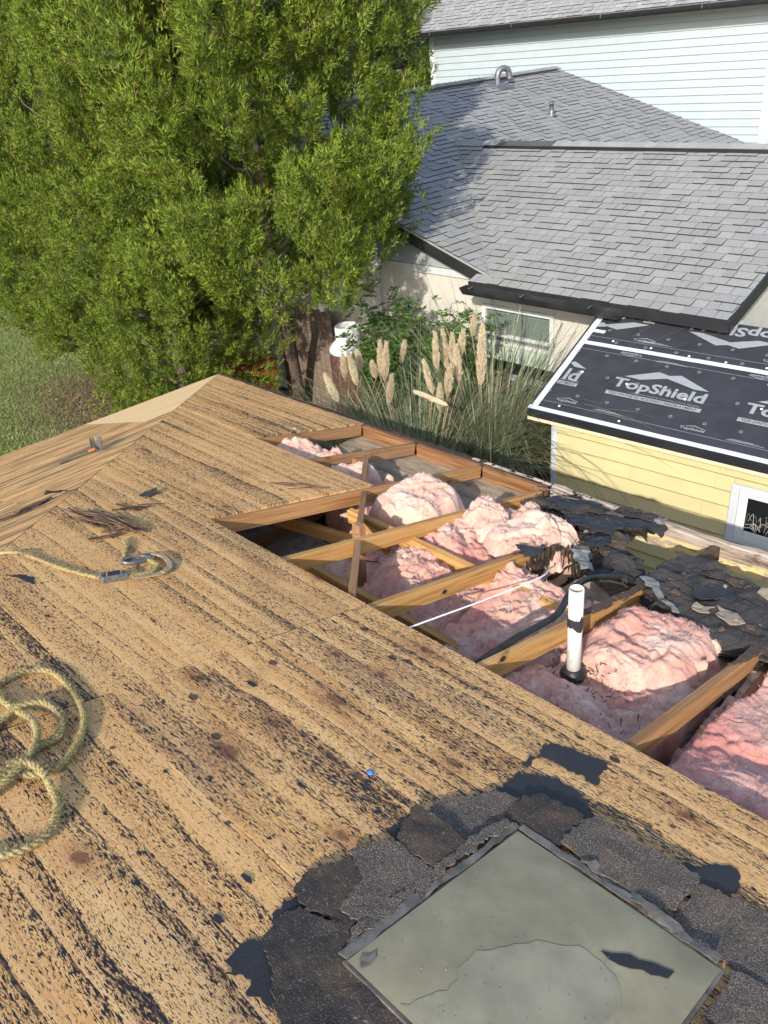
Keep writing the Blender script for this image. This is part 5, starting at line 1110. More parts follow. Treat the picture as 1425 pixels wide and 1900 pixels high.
for k in range(11):
    zb = -0.242-0.1595*k; segs = [(0.313, UL-0.25)]
    if zb+0.16 > WB and zb < WT: segs = [(0.313, WL+0.01), (WR_-0.01, UL-0.25)]
    for a, b in segs:
        cuts = [a]+[j for j in joints[k] if a+0.1 < j < b-0.1]+[b]
        for i in range(len(cuts)-1): clap(YH, M_siding_y, cuts[i]+0.001, cuts[i+1]-0.001, zb, 0.1595, 0.108, YF, 0.024, 0.0065, M_lapshade_y)
# window
yw = box('window', M_greytrim, YH, (WL, 0.080, WB), (WL+0.072, 0.115, WT), YF, 0.003)
box('trim_board', M_greytrim, yw, (WL+0.0725, 0.082, WT-0.075), (WR_, 0.114, WT), YF, 0.003)
box('trim_board', M_greytrim, yw, (WL+0.0725, 0.082, WB), (WR_, 0.114, WB+0.048), YF, 0.003)
for lo, hi in (((WL+0.074, 0.092, WB+0.049), (WL+0.155, 0.120, WT-0.076)), ((WL+0.156, 0.092, WT-0.112), (WR_-0.02, 0.120, WT-0.076)), ((WL+0.156, 0.088, WB+0.049), (WR_-0.02, 0.120, WB+0.145))):
    box('vinyl_frame', M_white, yw, lo, hi, YF, 0.004)
box('pane', M_glassd, yw, (WL+0.15, 0.0965, WB+0.14), (WR_-0.02, 0.0985, WT-0.10), YF)
# grass reflection in the lower pane, built as thin stems on its face
for i in range(46):
    x = WL+0.16+r.uniform(0, 0.55); z = WB+0.146+r.uniform(0, 0.05); dx = r.uniform(-0.16, 0.16); hz = r.uniform(0.03, 0.16)
    pts = [YF @ Vector((x, 0.0935, z)), YF @ Vector((x+dx*0.35, 0.093, z+hz)), YF @ Vector((min(max(x+dx, WL+0.16), WL+0.75), 0.0935, z+hz*r.uniform(0.3, 1.1)))]
    v, f = tube_vf(spline(pts, 4), 0.0018, 4); mobj('reflected_stem', v, f, M_soff if i % 3 == 0 else M_greytrim if i % 7 == 0 else M_fence, yw)
# eave fascia and roof build-up
box('eave_fascia', M_blackmetal, YH, (0.0, 0.0, -0.088), (UL, 0.022, -0.006), YF, 0.002)
box('fascia_trim', M_cream, YH, (0.0, 0.004, -0.127), (UL, 0.10, -0.0885), YF, 0.002)
rk = box('roof_deck', M_blackmetal, YH, (0.0, 0.003, -0.045), (UL, VT, -0.004), YR)
und = None
for v0, v1, z in ((0.004, 1.115, 0.001), (1.075, VT, 0.003)):
    nu_, nv_ = 60, 14; V = []; F = []
    for i in range(nu_+1):
        for j in range(nv_+1):
            u = 0.002+(UL-0.004)*i/nu_; w = v0+(v1-v0)*j/nv_; V.append((u, w, z-0.0015+0.0016*float(fbm((u*2.2, w*2.2, z*900), 2, 4))))
            if i and j: F.append(((i-1)*(nv_+1)+j-1, i*(nv_+1)+j-1, i*(nv_+1)+j, (i-1)*(nv_+1)+j))
    und = mobj('underlayment_sheet', V, F, M_under, YH, YR, True)
def tape(u0, u1, v0, v1, z, seed, u_axis=True):
    nn_ = 60; V = []; F = []; rr_ = np.random.default_rng(seed)
    for i in range(nn_+1):
        t = i/nn_; w = 0.0018*float(vnoise((t*20, seed, 0.0)))
        if u_axis: V += [(u0+(u1-u0)*t, v0+w, z+0.0008*rr_.random()), (u0+(u1-u0)*t, v1+w, z+0.0008*rr_.random())]
        else: V += [(u0+w, v0+(v1-v0)*t, z+0.0008*rr_.random()), (u1+w, v0+(v1-v0)*t, z+0.0008*rr_.random())]
        if i: F.append((2*i-2, 2*i, 2*i+1, 2*i-1) if u_axis else (2*i-2, 2*i-1, 2*i+1, 2*i))
    mobj('seam_tape', V, F, M_tape, YH, YR)
tape(0.004, UL, 0.006, 0.058, 0.0045, 3); tape(0.030, 0.100, 0.03, VT, 0.0062, 5, False); tape(0.06, UL, 1.058, 1.112, 0.0064, 7); tape(0.08, 0.235, 1.255, 1.305, 0.0068, 9)
# prints
def text(s, u, v, h, w, rot=0.0, mat=M_print, z=0.0062, bold=0.0, ext=None):
    cu = bpy.data.curves.new('t', 'FONT'); cu.body = s; cu.align_x = 'CENTER'; cu.align_y = 'CENTER'; cu.size = 1.0; cu.offset = bold; cu.resolution_u = 3
    t_ = bpy.data.objects.new('t', cu); COL.objects.link(t_); bpy.context.view_layer.update()
    me = bpy.data.meshes.new_from_object(t_.evaluated_get(bpy.context.evaluated_depsgraph_get())); bpy.data.objects.remove(t_)
    xs = [q.co.x for q in me.vertices]; ys = [q.co.y for q in me.vertices]; sx = w/(max(xs)-min(xs)); sy = h/(max(ys)-min(ys)); cy = (max(ys)+min(ys))/2; cx = (max(xs)+min(xs))/2
    for q in me.vertices: q.co = ((q.co.x-cx)*sx, (q.co.y-cy)*sy, 0)
    me.materials.clear(); me.materials.append(mat)
    return dobj('printed_lettering', me, und, YR @ Matrix.Translation((u, v, z)) @ Matrix.Rotation(rot, 4, 'Z'))
def quadp(pts, u, v, rot, mat, z, name='printed_mark'):
    c_, s_ = math.cos(rot), math.sin(rot)
    mobj(name, [(a, b, 0) for a, b in pts], [tuple(range(len(pts)))], mat, und, YR @ Matrix.Translation((u, v, z)) @ Matrix.Rotation(rot, 4, 'Z'))
Z1 = 0.0055
def logo(u, v, rot=0.0, part=True):
    """big mark, u,v = centre of the word"""
    c_, s_ = math.cos(rot), math.sin(rot)
    def at(a, b): return (u+a*c_-b*s_, v+a*s_+b*c_)
    text('TopShield', *at(0, 0), 0.175, 0.96, rot, bold=0.03, z=Z1+0.002)
    text('Uncompromising Commitment to Quality', *at(0.12, -0.092), 0.022, 0.70, rot, z=Z1+0.002)
    quadp([(-0.49, -0.165), (0.50, -0.165), (0.50, -0.115), (-0.49, -0.115)], u, v, rot, M_print, Z1+0.0016, 'printed_band')
    text('TS20 SYNTHETIC ROOFING UNDERLAYMENT', *at(0.0, -0.140), 0.032, 0.92, rot, M_ink, Z1+0.0026, 0.012)
    quadp([(-0.41, 0.115), (-0.23, 0.105), (0.10, 0.215), (-0.10, 0.255)], u, v, rot, M_print, Z1+0.002)
    quadp([(-0.06, 0.205), (0.13, 0.262), (0.47, 0.118), (0.33, 0.112)], u, v, rot, M_print, Z1+0.0024)
for k in range(3): logo(1.165+1.335*k, 0.585)
# the left neighbour of the print is cut by the sheet's edge: only its tail is on the sheet
text('ld', 0.225, 0.575, 0.175, 0.17, bold=0.03, z=Z1+0.002); quadp([(0, -0.025), (0.23, -0.025), (0.23, 0.025), (0, 0.025)], 0.115, 0.445, 0, M_print, Z1+0.0016); text('LAYMENT', 0.225, 0.445, 0.032, 0.20, 0, M_ink, Z1+0.0026, 0.012); quadp([(0.105, 0.745), (0.145, 0.775), (0.325, 0.692), (0.18, 0.695)], 0, 0, 0, M_print, Z1+0.002); text('ent to Quality', 0.235, 0.495, 0.022, 0.22, 0, z=Z1+0.002)
def logo_inv(u, v):
    # second roll is laid upside down; its upper half runs under the bungalow's eave
    text('TopShield', u, v, 0.175, 0.96, math.pi, bold=0.03, z=Z1+0.002)
    quadp([(-0.41, 0.115), (-0.23, 0.105), (0.10, 0.215), (-0.10, 0.255)], u, v, math.pi, M_print, Z1+0.002)
    quadp([(-0.06, 0.205), (0.13, 0.262), (0.47, 0.118), (0.33, 0.112)], u, v, math.pi, M_print, Z1+0.0024)
for u in (1.555, 2.89): logo_inv(u, 1.602)
text('TopSh', 0.42, 1.602, 0.175, 0.53, math.pi, bold=0.03, z=Z1+0.002); quadp([(-0.41, 0.115), (-0.23, 0.105), (0.10, 0.215), (-0.10, 0.255)], 0.24, 1.602, math.pi, M_print, Z1+0.002); quadp([(0.01, 0.225), (0.13, 0.262), (0.135, 0.19), (0.09, 0.178)], 0.235, 1.602, math.pi, M_print, Z1+0.0024)
for k in range(4):
    for (u, v, ro_) in ((0.352+1.335*k, 0.200, 0.0), (0.705+1.335*k-0.0, 1.235, 0.0), (0.674+1.335*k, 1.040, math.pi)):
        if ro_ == 0: text('TopShield', u, v, 0.042, 0.235, ro_, bold=0.018, z=Z1+0.002)
        else: text('TopShield', u, v-0.012, 0.036, 0.235, ro_, bold=0.018, z=Z1+0.002)
        sg = 1 if ro_ == 0 else -1
        quadp([(u-0.085*sg, v+0.026*sg), (u+0.005*sg, v+0.052*sg), (u+0.13*sg, v+0.024*sg), (u+0.11*sg, v+0.023*sg), (u+0.005*sg, v+0.043*sg), (u-0.06*sg, v+0.026*sg)], 0, 0, 0, M_print, Z1+0.002)
for v in (0.150, 1.195, 0.985): quadp([(0.1, v), (UL-0.05, v), (UL-0.05, v+0.004), (0.1, v+0.004)], 0, 0, 0, M_print, Z1+0.0018, 'printed_line')
for k in range(4):
    for uu, v in ((0.85, 0.172), (0.85, 1.218), (1.13, 0.978)):
        for q in range(3):
            quadp([(uu-0.17+0.02*q+1.335*k, v+0.009*q), (uu+0.17-0.05*q+1.335*k, v+0.009*q), (uu+0.17-0.05*q+1.335*k, v+0.009*q+0.0045), (uu-0.17+0.02*q+1.335*k, v+0.009*q+0.0045)], 0, 0, 0, M_print, Z1+0.0019, 'printed_line')
def ring(u, v, r0=0.011, r1=0.017):
    V = []; F = []
    for k in range(15):
        a = 2*math.pi*k/14; V += [(r0*math.cos(a), r0*math.sin(a), 0), (r1*math.cos(a), r1*math.sin(a), 0)]
        if k: F.append((2*k-2, 2*k-1, 2*k+1, 2*k))
    mobj('printed_ring', V, F, M_print, und, YR @ Matrix.Translation((u, v, Z1+0.0018)))
for i in range(13):
    for v, o_ in ((0.30, 0.0), (0.63, 0.168), (0.938, 0.0), (1.32, 0.17), (1.15, 0.0)):
        u = 0.10+0.3333*i+o_
        if u < UL-0.1: ring(u, v)
for (u, v) in ((0.321, 0.119), (0.83, 0.601), (1.464, 0.55), (2.157, 0.62), (0.304, 0.643), (0.39, 1.164), (0.825, 1.154), (1.244, 1.13), (1.615, 1.13), (1.0, 0.10), (2.0, 1.145)):
    v_, f_ = lathe_vf([(0.0125, 0.0), (0.0125, 0.0012), (0.006, 0.0024)], 14); mobj('cap_nail', v_, f_, M_wire, und, YR @ Matrix.Translation((u, v, Z1+0.0015)))
# ------------------------------------------------------------- vegetation
def unit(a): return a/np.maximum(np.linalg.norm(a, axis=-1, keepdims=True), 1e-9)
def sprays(rng, C, AX, LEN, RAD, per, size=(0.03, 0.075), wid=0.22, out=0.75):
    """feathery tufts: many small triangles spread through spindle-shaped lobes"""
    n = len(C); T = rng.random((n, per))**0.8; ang = rng.random((n, per))*2*np.pi; rr = 0.35+0.65*np.sqrt(rng.random((n, per)))
    U = unit(np.cross(AX, rng.normal(0, 1, (n, 3)))); W = np.cross(AX, U)
    prof = np.clip(np.sin(np.pi*np.clip(T*0.86+0.12, 0, 1)), 0, 1)**0.75
    ra_ = rr*prof*RAD[:, None]
    radial = U[:, None, :]*np.cos(ang)[..., None]+W[:, None, :]*np.sin(ang)[..., None]
    P = C[:, None, :]+AX[:, None, :]*(T*LEN[:, None])[..., None]+radial*ra_[..., None]
    D = unit(AX[:, None, :]*0.75+radial*out+rng.normal(0, 0.42, (n, per, 3))+np.array([0, 0, 0.25]))
    L = rng.uniform(size[0], size[1], (n, per, 1)); S = unit(np.cross(D, rng.normal(0, 1, (n, per, 3))))*L*wid
    return np.stack([P-S, P+S*0.9, P+D*L], 2).reshape(-1, 3)
def cedar(label, x, y, H, prof, nl, nsub, per, seed, mat, trunk_r=0.16, size=(0.032, 0.075), z0=0.35, inner=0.22, foot=(0, 0)):
    rng = np.random.default_rng(seed); root = thing('cedar_tree', label, 'tree', (x, y, GZ), 'big cedar trees beyond the hip')
    T = spline([(x+foot[0], y+foot[1], GZ-0.1), (x+0.1+foot[0]*0.75, y-0.05+foot[1]*0.75, GZ+1.2), (x-0.05+foot[0]*0.15, y+0.1+foot[1]*0.15, GZ+3), (x+0.1, y, GZ+5.2), (x, y, GZ+H*0.96)], 5)
    v, f = tube_vf(T, [trunk_r*(1.25 if i == 0 else 1-0.93*i/len(T)) for i in range(len(T))], 10); mobj('trunk', v, f, M_trunk, root, None, True)
    ni = int(nl*inner); nt_ = nl+ni
    h = z0+(H-z0)*rng.random(nt_)**0.95; a = rng.random(nt_)*2*np.pi
    R = np.interp(h/H, prof[0], prof[1]); bump = 1+0.16*np.sin(3*a+h*1.3+seed)+0.12*np.sin(7*a-h*2.1)+np.clip(rng.normal(0, 0.08, nt_), -0.15, 0.12)
    depth = np.where(np.arange(nt_) < nl, 0.70+0.34*rng.random(nt_), 0.2+0.45*rng.random(nt_)); rad = R*bump*depth
    O = np.stack([np.cos(a), np.sin(a), np.zeros(nt_)], 1); C = np.stack([x+O[:, 0]*rad, y+O[:, 1]*rad, GZ+h], 1)
    AX = unit(O*rng.uniform(0.15, 0.7, (nt_, 1))+np.array([0, 0, 1.0])*rng.uniform(0.45, 1.1, (nt_, 1))*np.where(h/H < 0.18, rng.choice([-0.2, 0.6, 0.9], nt_), 1.0)[:, None]+rng.normal(0, 0.2, (nt_, 3)))
    LEN = rng.uniform(0.55, 1.05, nt_); RAD = rng.uniform(0.14, 0.25, nt_)
    C = C-AX*LEN[:, None]*0.5; C[:, 2] = np.maximum(C[:, 2], GZ+0.15)
    # sub tufts on each lobe
    n2 = nt_*nsub; AX2 = np.repeat(AX, nsub, 0); T2 = np.repeat(LEN, nsub)*rng.random(n2)**0.85; U = unit(np.cross(AX2, rng.normal(0, 1, (n2, 3))))
    pf = np.sin(np.pi*np.clip(T2/np.repeat(LEN, nsub)*0.82+0.14, 0, 1))**0.7*np.repeat(RAD, nsub)*(0.62+0.38*np.sqrt(rng.random(n2)))
    P2 = np.repeat(C, nsub, 0)+AX2*T2[:, None]+U*pf[:, None]
    D2 = unit(AX2*0.95+U*0.5+np.array([0, 0, 0.35])+rng.normal(0, 0.18, (n2, 3)))
    V = sprays(rng, P2, D2, rng.uniform(0.10, 0.20, n2), rng.uniform(0.025, 0.05, n2), per, size, 0.125, 0.6)
    tris_obj('crown', V, mat, root)
    V = []; F = []
    for i in rng.choice(nt_, min(nt_, 60), replace=False):
        p1 = Vector(C[i]+AX[i]*LEN[i]*0.3); p0 = Vector((x, y, max(GZ+0.3, p1.z-0.5*rad[i]))); m_ = (p0+p1)/2+Vector((0, 0, -0.08)); v, f = tube_vf([p0, m_, p1], [0.028, 0.016, 0.005], 5)
        n = len(V); V += v; F += [tuple(q+n for q in g_) for g_ in f]
    mobj('limbs', V, F, M_twig, root)['kind'] = 'stuff'
    return root
PR = ([0, 0.07, 0.2, 0.42, 0.62, 0.85, 1.0], [0.45, 0.80, 1.0, 0.97, 0.80, 0.42, 0.06])
PA = ([0, 0.20, 0.27, 0.36, 0.5, 0.68, 0.85, 1.0], [0.1, 0.45, 0.75, 1.0, 0.97, 0.78, 0.5, 0.06])
PB = ([0, 0.06, 0.10, 0.16, 0.25, 0.45, 0.65, 0.85, 1.0], [0.1, 0.22, 0.45, 0.78, 1.0, 0.97, 0.8, 0.45, 0.06])
def pr(r, P=PR): return (P[0], [q*r for q in P[1]])
cedar('tall green cedar whose right edge overlaps the bungalow roof', -8.6, 6.3, 9.6, pr(1.72, PA), 450, 36, 38, 11, M_cedar, 0.11, z0=2.75, foot=(-1.7, 1.45))
cedar('smaller green cedar with branches hanging down to the roof corner', -10.9, 6.0, 8.2, pr(1.2), 230, 34, 36, 16, M_cedar, 0.13, z0=0.3)
cedar('broad green cedar in the middle with a pale trunk above the mulch', -14.5, 7.0, 9.8, pr(2.5, PB), 640, 34, 34, 12, M_cedar, 0.2, z0=0.8)
cedar('leftmost green cedar at the lawn edge', -22.0, 10.2, 9.8, pr(3.2), 300, 24, 30, 13, M_cedar2, 0.2, (0.03, 0.07))
cedar('dim narrow cedar filling the gap between the two front cedars', -12.3, 7.1, 8.8, pr(1.2), 150, 22, 30, 14, M_cedar2, 0.18, (0.03, 0.07))
cedar('tall green cedar between the middle and the leftmost cedars', -18.7, 8.4, 9.6, pr(2.1), 240, 24, 30, 15, M_cedar2, 0.18, (0.03, 0.07))
# far trees seen as slivers above the roofs
def far_tree(label, x, y, H, r_, seed):
    rng = np.random.default_rng(seed); root = thing('background_tree', label, 'tree', (x, y, GZ), 'trees far behind the houses')
    v, f = tube_vf([(x, y, GZ), (x+0.2, y, GZ+H*0.5), (x, y, GZ+H*0.8)], [0.25, 0.17, 0.06], 8); mobj('trunk', v, f, M_trunk, root, None, True)
    n = 160; d = unit(rng.normal(0, 1, (n, 3))); C = np.array([x, y, GZ+H*0.62])+d*np.array([r_, r_, H*0.36])*rng.uniform(0.5, 1, (n, 1)); AX = unit(d+rng.normal(0, 0.5, (n, 3)))
    tris_obj('crown', sprays(rng, C, AX, rng.uniform(0.6, 1.4, n), rng.uniform(0.4, 0.7, n), 170, (0.10, 0.22), 0.35), M_far, root)
far_tree('pale green tree behind the grey house eave corner', -23.5, 27.0, 9.5, 3.2, 31)
far_tree('far tree behind the middle cedar', -27.0, 17.0, 9.0, 3.4, 32)
far_tree('far tree behind the leftmost cedar', -31.0, 13.0, 9.5, 3.6, 33)
far_tree('far tree between the cedars and the palm', -20.5, 17.5, 8.0, 2.8, 34)
# fan palm at the corner of the two storey house
def palm(label, x, y, zc, seed, n=30, L=1.25):
    rng = np.random.default_rng(seed); root = thing('fan_palm', label, 'palm', (x, y, GZ))
    v, f = tube_vf([(x, y, GZ), (x+0.05, y, (GZ+zc)/2), (x, y, zc)], [0.2, 0.16, 0.17], 10); mobj('trunk', v, f, M_trunk, root, None, True)
    for k in range(n):
        a = rng.random()*6.283; el = rng.uniform(-0.5, 1.25); d = np.array([math.cos(a)*math.cos(el), math.sin(a)*math.cos(el), math.sin(el)])
        b = np.array([x, y, zc]); hub = b+d*L*0.55+np.array([0, 0, -0.06]); s = unit(np.cross(d, [0.1, 0.2, 1.0])); tri = []
        tri += [b-s*0.012, b+s*0.012, hub]
        for t in np.linspace(-1.45, 1.45, 26):
            q = unit(d*math.cos(t)+s*math.sin(t)); e = hub+q*L*0.62+np.array([0, 0, -0.16*abs(t)-0.05]); w = unit(np.cross(q, np.cross(d, s)))*0.016
            tri += [hub+q*0.1-w, hub+q*0.1+w, e]
        tris_obj('frond', np.array(tri), M_palm, root)
palm('grey green fan palm at the left corner of the grey house', -18.35, 19.0, -0.75, 5, 34, 1.3)
# pampas grass
def pampas(label, x, y, nb, seed, hgt=1.7, rad=0.28, nstraw=0.3, spread=1.0):
    rng = np.random.default_rng(seed); root = thing('pampas_clump', label, 'grass clump', (x, y, GZ), 'pampas grass clumps behind the eave')
    for nm, mat, n, w_, hh in (('green_blades', M_pblade, int(nb*(1-nstraw)), 0.0065, hgt), ('straw_blades', M_straw, int(nb*nstraw), 0.005, hgt*0.8)):
        Q = []
        a = rng.random(n)*2*np.pi; rb = rad*np.sqrt(rng.random(n)); H = hh*rng.uniform(0.55, 1.1, n); S = spread*rng.uniform(0.15, 1.0, n)**0.8*H*0.75; dr = rng.uniform(0.0, 0.75, n)
        O = np.stack([np.cos(a), np.sin(a), 0*a], 1); side = np.stack([-np.sin(a), np.cos(a), 0*a], 1); B = np.array([x, y, GZ])+O*rb[:, None]
        tw = rng.normal(0, 0.25, (n, 1)); prev = None; m = 9
        for k in range(m+1):
            t = k/m; rr = S*t**1.5*1.15; z = H*(1.35*t-(0.35+dr*0.9)*t**2.4)
            c = B+O*rr[:, None]+side*(tw*rr[:, None]*0.6)+np.array([0, 0, 1.0])*np.maximum(z, 0.03)[:, None]; w = (w_*(1-t)**0.6+0.0006)
            l, r2 = c-side*w, c+side*w
            if prev is not None: Q.append(np.stack([prev[0], prev[1], r2, l], 1))
            prev = (l, r2)
        tris_obj(nm, np.concatenate(Q).reshape(-1, 3), mat, root, per=4)['kind'] = 'stuff'
    return root
pc = [pampas('pampas clump at the left by the brown tank', -7.35, 6.1, 1500, 41, 1.45), pampas('middle pampas clump with a dense bunch of plumes', -6.05, 6.15, 2600, 42, 2.1, 0.36, 0.45),
      pampas('right pampas clump arching against the yellow corner', -5.5, 5.55, 3400, 43, 2.1, 0.34, 0.2, 0.75), pampas('tall pampas clump rising in front of the window', -5.45, 6.75, 1300, 44, 2.7, 0.26, 0.2)]
PL = [((-6.9,5.6,-3.26),(-6.76,5.63,-3.58)),((-7.02,6.0,-3.16),(-7.06,6.03,-3.5)),((-7.03,6.1,-3.18),(-6.96,6.13,-3.59)),((-7.21,6.4,-3.27),(-7.18,6.43,-3.55)),((-6.57,6.2,-2.98),(-6.62,6.23,-3.43)),((-6.46,6.2,-2.97),(-6.58,6.23,-3.49)),((-6.01,5.8,-3.15),(-6.13,5.83,-3.55)),((-6.56,6.6,-3.1),(-6.69,6.63,-3.41)),((-5.7,6.0,-2.99),(-5.63,6.03,-3.36)),((-5.79,6.3,-2.78),(-5.83,6.33,-3.28)),((-5.86,6.5,-2.82),(-5.86,6.53,-3.28)),((-5.63,6.4,-2.8),(-5.68,6.43,-3.15)),((-5.39,6.3,-2.69),(-5.49,6.33,-3.04)),((-5.41,6.2,-2.83),(-5.42,6.23,-3.25)),((-5.33,6.0,-2.96),(-5.42,6.03,-3.35)),((-5.05,6.2,-2.53),(-5.12,6.23,-3.23)),((-5.81,7.0,-2.76),(-5.88,7.03,-3.05)),((-5.4,5.9,-3.17),(-5.44,5.93,-3.49)),((-6.95,6.4,-3.38),(-6.94,6.43,-3.59)),((-5.67,5.8,-3.26),(-5.23,5.83,-3.33))]
rng = np.random.default_rng(50)
for i, (tp, bt) in enumerate(PL):
    tp = np.array(tp); bt = np.array(bt); ax = tp-bt; L = np.linalg.norm(ax); ax = ax/L
    own = pc[0] if tp[0] < -6.4 else (pc[3] if tp[1] > 6.55 or tp[0] > -5.2 else (pc[2] if tp[0] > -5.5 else pc[1]))
    foot = np.array([own.location.x, own.location.y, GZ])+rng.normal(0, 0.08, 3)*[1, 1, 0]
    v, f = tube_vf([Vector(q) for q in (foot, foot*0.45+bt*0.55+[0, 0, 0.12], bt, bt+ax*L*0.7)], [0.006, 0.0055, 0.004, 0.002], 6)
    st = mobj('plume_stalk', v, f, M_straw, own, None, True)
    n = 1500; wmax = (0.036 if i != 15 else 0.05)*(0.8+0.4*rng.random())*(0.55 if i == 19 else 1)
    t = rng.random(n)*0.95+0.02; a = rng.random(n)*2*np.pi; u = unit(np.cross(ax, [0.3, 0.5, 0.2])); w = np.cross(ax, u)
    pf = np.sin(np.pi*np.clip(t, 0, 1)**0.75)**0.8*wmax*np.sqrt(rng.random(n))
    rad = (u[None]*np.cos(a)[:, None]+w[None]*np.sin(a)[:, None]); P = bt+ax*(t*L)[:, None]+rad*pf[:, None]
    D = unit(ax+rad*0.28+rng.normal(0, 0.16, (n, 3))); ll = rng.uniform(0.025, 0.06, (n, 1)); S = unit(np.cross(D, rng.normal(0, 1, (n, 3))))*0.0042
    tris_obj('plume', np.stack([P-S, P+S, P+D*ll], 1), M_plume, own)
# leafy shrub by the stucco wall
def shrub(name, label, x, y, seed, n_st, H, sp, leaf_n, lsz=(0.04, 0.075), mat=None):
    rng = np.random.default_rng(seed); root = thing(name, label, 'shrub', (x, y, GZ)); tri = []; SV = []; SF = []
    for k in range(n_st):
        a = rng.random()*6.283; rr = sp*math.sqrt(rng.random()); h = H*rng.uniform(0.6, 1.05); tipp = np.array([x+rr*math.cos(a)*1.5, y+rr*math.sin(a)*0.55, GZ+h]); b = np.array([x+rng.normal(0, 0.12), y+rng.normal(0, 0.1), GZ])
        v, f = tube_vf([Vector(b), Vector(b*0.4+tipp*0.6+[0, 0, 0.1]), Vector(tipp)], [0.010, 0.007, 0.003], 5); m = len(SV); SV += v; SF += [tuple(q+m for q in g_) for g_ in f]
        for j in range(rng.integers(16, 24)):
            t = rng.uniform(0.45, 1.0); p = b*(1-t)+tipp*t+np.array([0, 0, 0.1*math.sin(t*3)]); d = unit(rng.normal(0, 1, 3)*[1, 1, 0.4]+[0, 0, 0.25]); Lr = rng.uniform(0.16, 0.34); s = unit(np.cross(d, [0, 0, 1.0]))
            for q in range(leaf_n):
                tt = (q//2+1)/(leaf_n/2); c = p+d*Lr*tt+np.array([0, 0, -0.10*tt*tt]); sg = 1 if q % 2 else -1; ld = unit(d*0.7+s*sg*0.9+[0, 0, -0.15]+rng.normal(0, 0.2, 3)); l = rng.uniform(*lsz); w = unit(np.cross(ld, rng.normal(0, 0.4, 3)+[0, 0, 1]))*l*0.25
                m1 = c+ld*l*0.45; tri += [c, m1+w, c+ld*l, c, c+ld*l, m1-w]
    mobj('stems', SV, SF, M_twig, root)['kind'] = 'stuff'
    tris_obj('leaves', np.array(tri), mat or M_nand, root)['kind'] = 'stuff'
shrub('leafy_shrub', 'bright green leafy shrub against the stucco wall behind the plumes', -7.0, 7.3, 61, 60, 2.4, 0.8, 14, (0.05, 0.09))
shrub('leafy_shrub', 'low leafy shrub under the bungalow window', -5.75, 7.75, 62, 18, 1.25, 0.5, 12)
# tank, bin, fence, utility box by the wall
tk = thing('gas_tank', 'upright gas tank with white collar and shoulder above a rusty brown body', 'tank', (-8.62, 7.52, GZ+0.08))
T_ = Matrix.Translation((-8.62, 7.52, GZ+0.08))
mobj('body', *lathe_vf([(0.27, -0.08), (0.295, 0.0), (0.30, 0.6), (0.30, 1.28), (0.295, 1.36), (0.24, 1.44)], 28), M_tankb, tk, T_, True)
mobj('shoulder', *lathe_vf([(0.303, 1.36), (0.30, 1.40), (0.265, 1.46), (0.20, 1.515), (0.12, 1.54), (0.05, 1.545)], 28), M_tank, tk, T_, True)
V = []; F = []; nn_ = 32
for k in range(nn_):
    a = 2*math.pi*k/nn_
    for rr_, z in ((0.185, 1.52), (0.190, 1.56), (0.190, 1.60), (0.190, 1.66), (0.188, 1.72), (0.178, 1.735), (0.172, 1.72), (0.172, 1.66), (0.172, 1.60), (0.172, 1.52)): V.append((rr_*math.cos(a), rr_*math.sin(a), z))
for k in range(nn_):
    k2 = (k+1) % nn_; hole = k % 8 in (1, 2, 3)
    for j in range(9):
        if hole and j in (2, 7): continue
        F.append((k*10+j, k2*10+j, k2*10+j+1, k*10+j+1))
mobj('collar', V, F, M_tank, tk, T_, True)
mobj('valve', *lathe_vf([(0.03, 1.54), (0.03, 1.60), (0.05, 1.61), (0.05, 1.65), (0.02, 1.66)], 12), M_galv, tk, T_, True)
ub = thing('storage_box', 'white lidded box with dark front beside the gas tank', 'box', (-8.0, 7.85, GZ))
box('box_body', M_blackmetal, ub, (-8.22, 7.60, GZ), (-7.75, 8.12, GZ+1.33)); box('lid', M_tank, ub, (-8.26, 7.56, GZ+1.331), (-7.72, 8.15, GZ+1.38), None, 0.01)
rb_ = thing('red_bin', 'faded red plastic bin half hidden under the cedar', 'bin', (-10.55, 7.1, GZ))
v = [(-0.24, -0.2, 0), (0.24, -0.2, 0), (0.24, 0.2, 0), (-0.24, 0.2, 0), (-0.3, -0.26, 1.0), (0.3, -0.26, 1.0), (0.3, 0.26, 1.0), (-0.3, 0.26, 1.0)]
mobj('body', v, [(0, 3, 2, 1), (4, 5, 6, 7), (0, 1, 5, 4), (1, 2, 6, 5), (2, 3, 7, 6), (3, 0, 4, 7)], M_redbin, rb_, Matrix.Translation((-10.55, 7.1, GZ+0.03)))
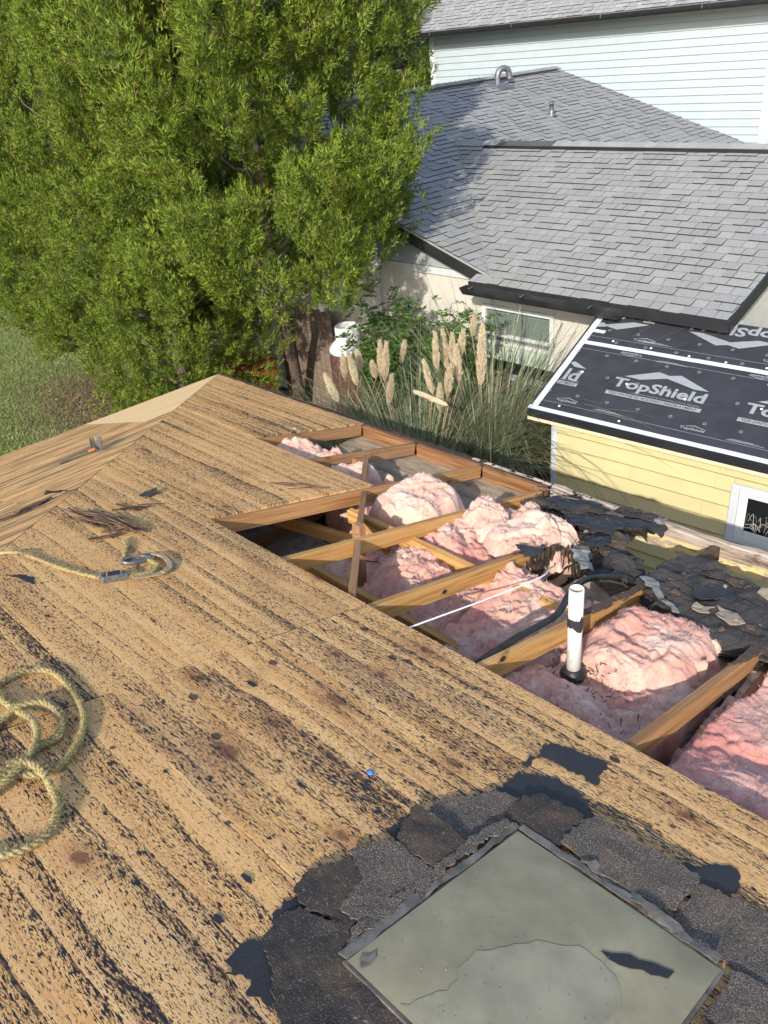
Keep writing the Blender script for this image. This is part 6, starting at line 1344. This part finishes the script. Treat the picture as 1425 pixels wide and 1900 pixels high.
box('rim', M_redbin, rb_, (-10.87, 6.82, GZ+0.98), (-10.23, 7.38, GZ+1.05), None, 0.012)
fn = thing('wooden_fence', 'short run of dark grey brown fence pickets behind the gas tank', 'fence', (-9.9, 7.95, GZ))
for k in range(11):
    x = -10.75+0.125*k; h = 1.75+0.02*((k*7) % 3)
    p = [(-0.056, 0), (0.056, 0), (0.056, h-0.04), (0.03, h), (-0.03, h), (-0.056, h-0.04)]
    vv, ff = prism_vf(p, -0.009, 0.009); mobj('picket', vv, ff, M_fence, fn, frame((x, 7.92, GZ), (1, 0, 0), (0, 0, 1)))
for z in (0.4, 1.4): beam('rail', M_fence, fn, (-10.85, 7.965, GZ+z), (-9.4, 7.965, GZ+z), 0.04, 0.09)
# lawn blades and leaf litter
rng = np.random.default_rng(70); n = 150000
X = rng.uniform(-24, -10.2, n); Y = rng.uniform(1.0, 9.5, n)
keep = ~((X > -16.0+0.35*rng.normal(0, 1, n)) & (Y > 5.3+0.35*rng.normal(0, 1, n)-0.0*(X))); 
B = np.stack([X, Y, np.full(n, GZ)], 1)[keep]; n = len(B)
D = unit(rng.normal(0, 0.55, (n, 3))*[1, 1, 0.2]+[0, 0, 0.75]); L = rng.uniform(0.035, 0.085, (n, 1)); S = unit(np.cross(D, rng.normal(0, 1, (n, 3))))*0.006
tag(tris_obj('lawn_grass', np.stack([B-S, B+S, B+D*L], 1), M_grass), 'short green lawn blades left of the roof', 'grass', None, 'stuff')
n = 26000; X = rng.normal(-12.8, 1.5, n); Y = rng.normal(6.0, 0.8, n); B = np.stack([X, Y, GZ+0.014+rng.uniform(0, 0.02, n)], 1); a = rng.random(n)*6.283
D = np.stack([np.cos(a), np.sin(a), rng.normal(0, 0.3, n)], 1)*rng.uniform(0.02, 0.06, (n, 1)); S = np.stack([-np.sin(a), np.cos(a), rng.normal(0, 0.3, n)], 1)*0.012
tag(tris_obj('leaf_litter', np.stack([B-S, B+S, B+D], 1), M_litter), 'brown leaf litter on the bed under the cedars', 'leaf litter', None, 'stuff')
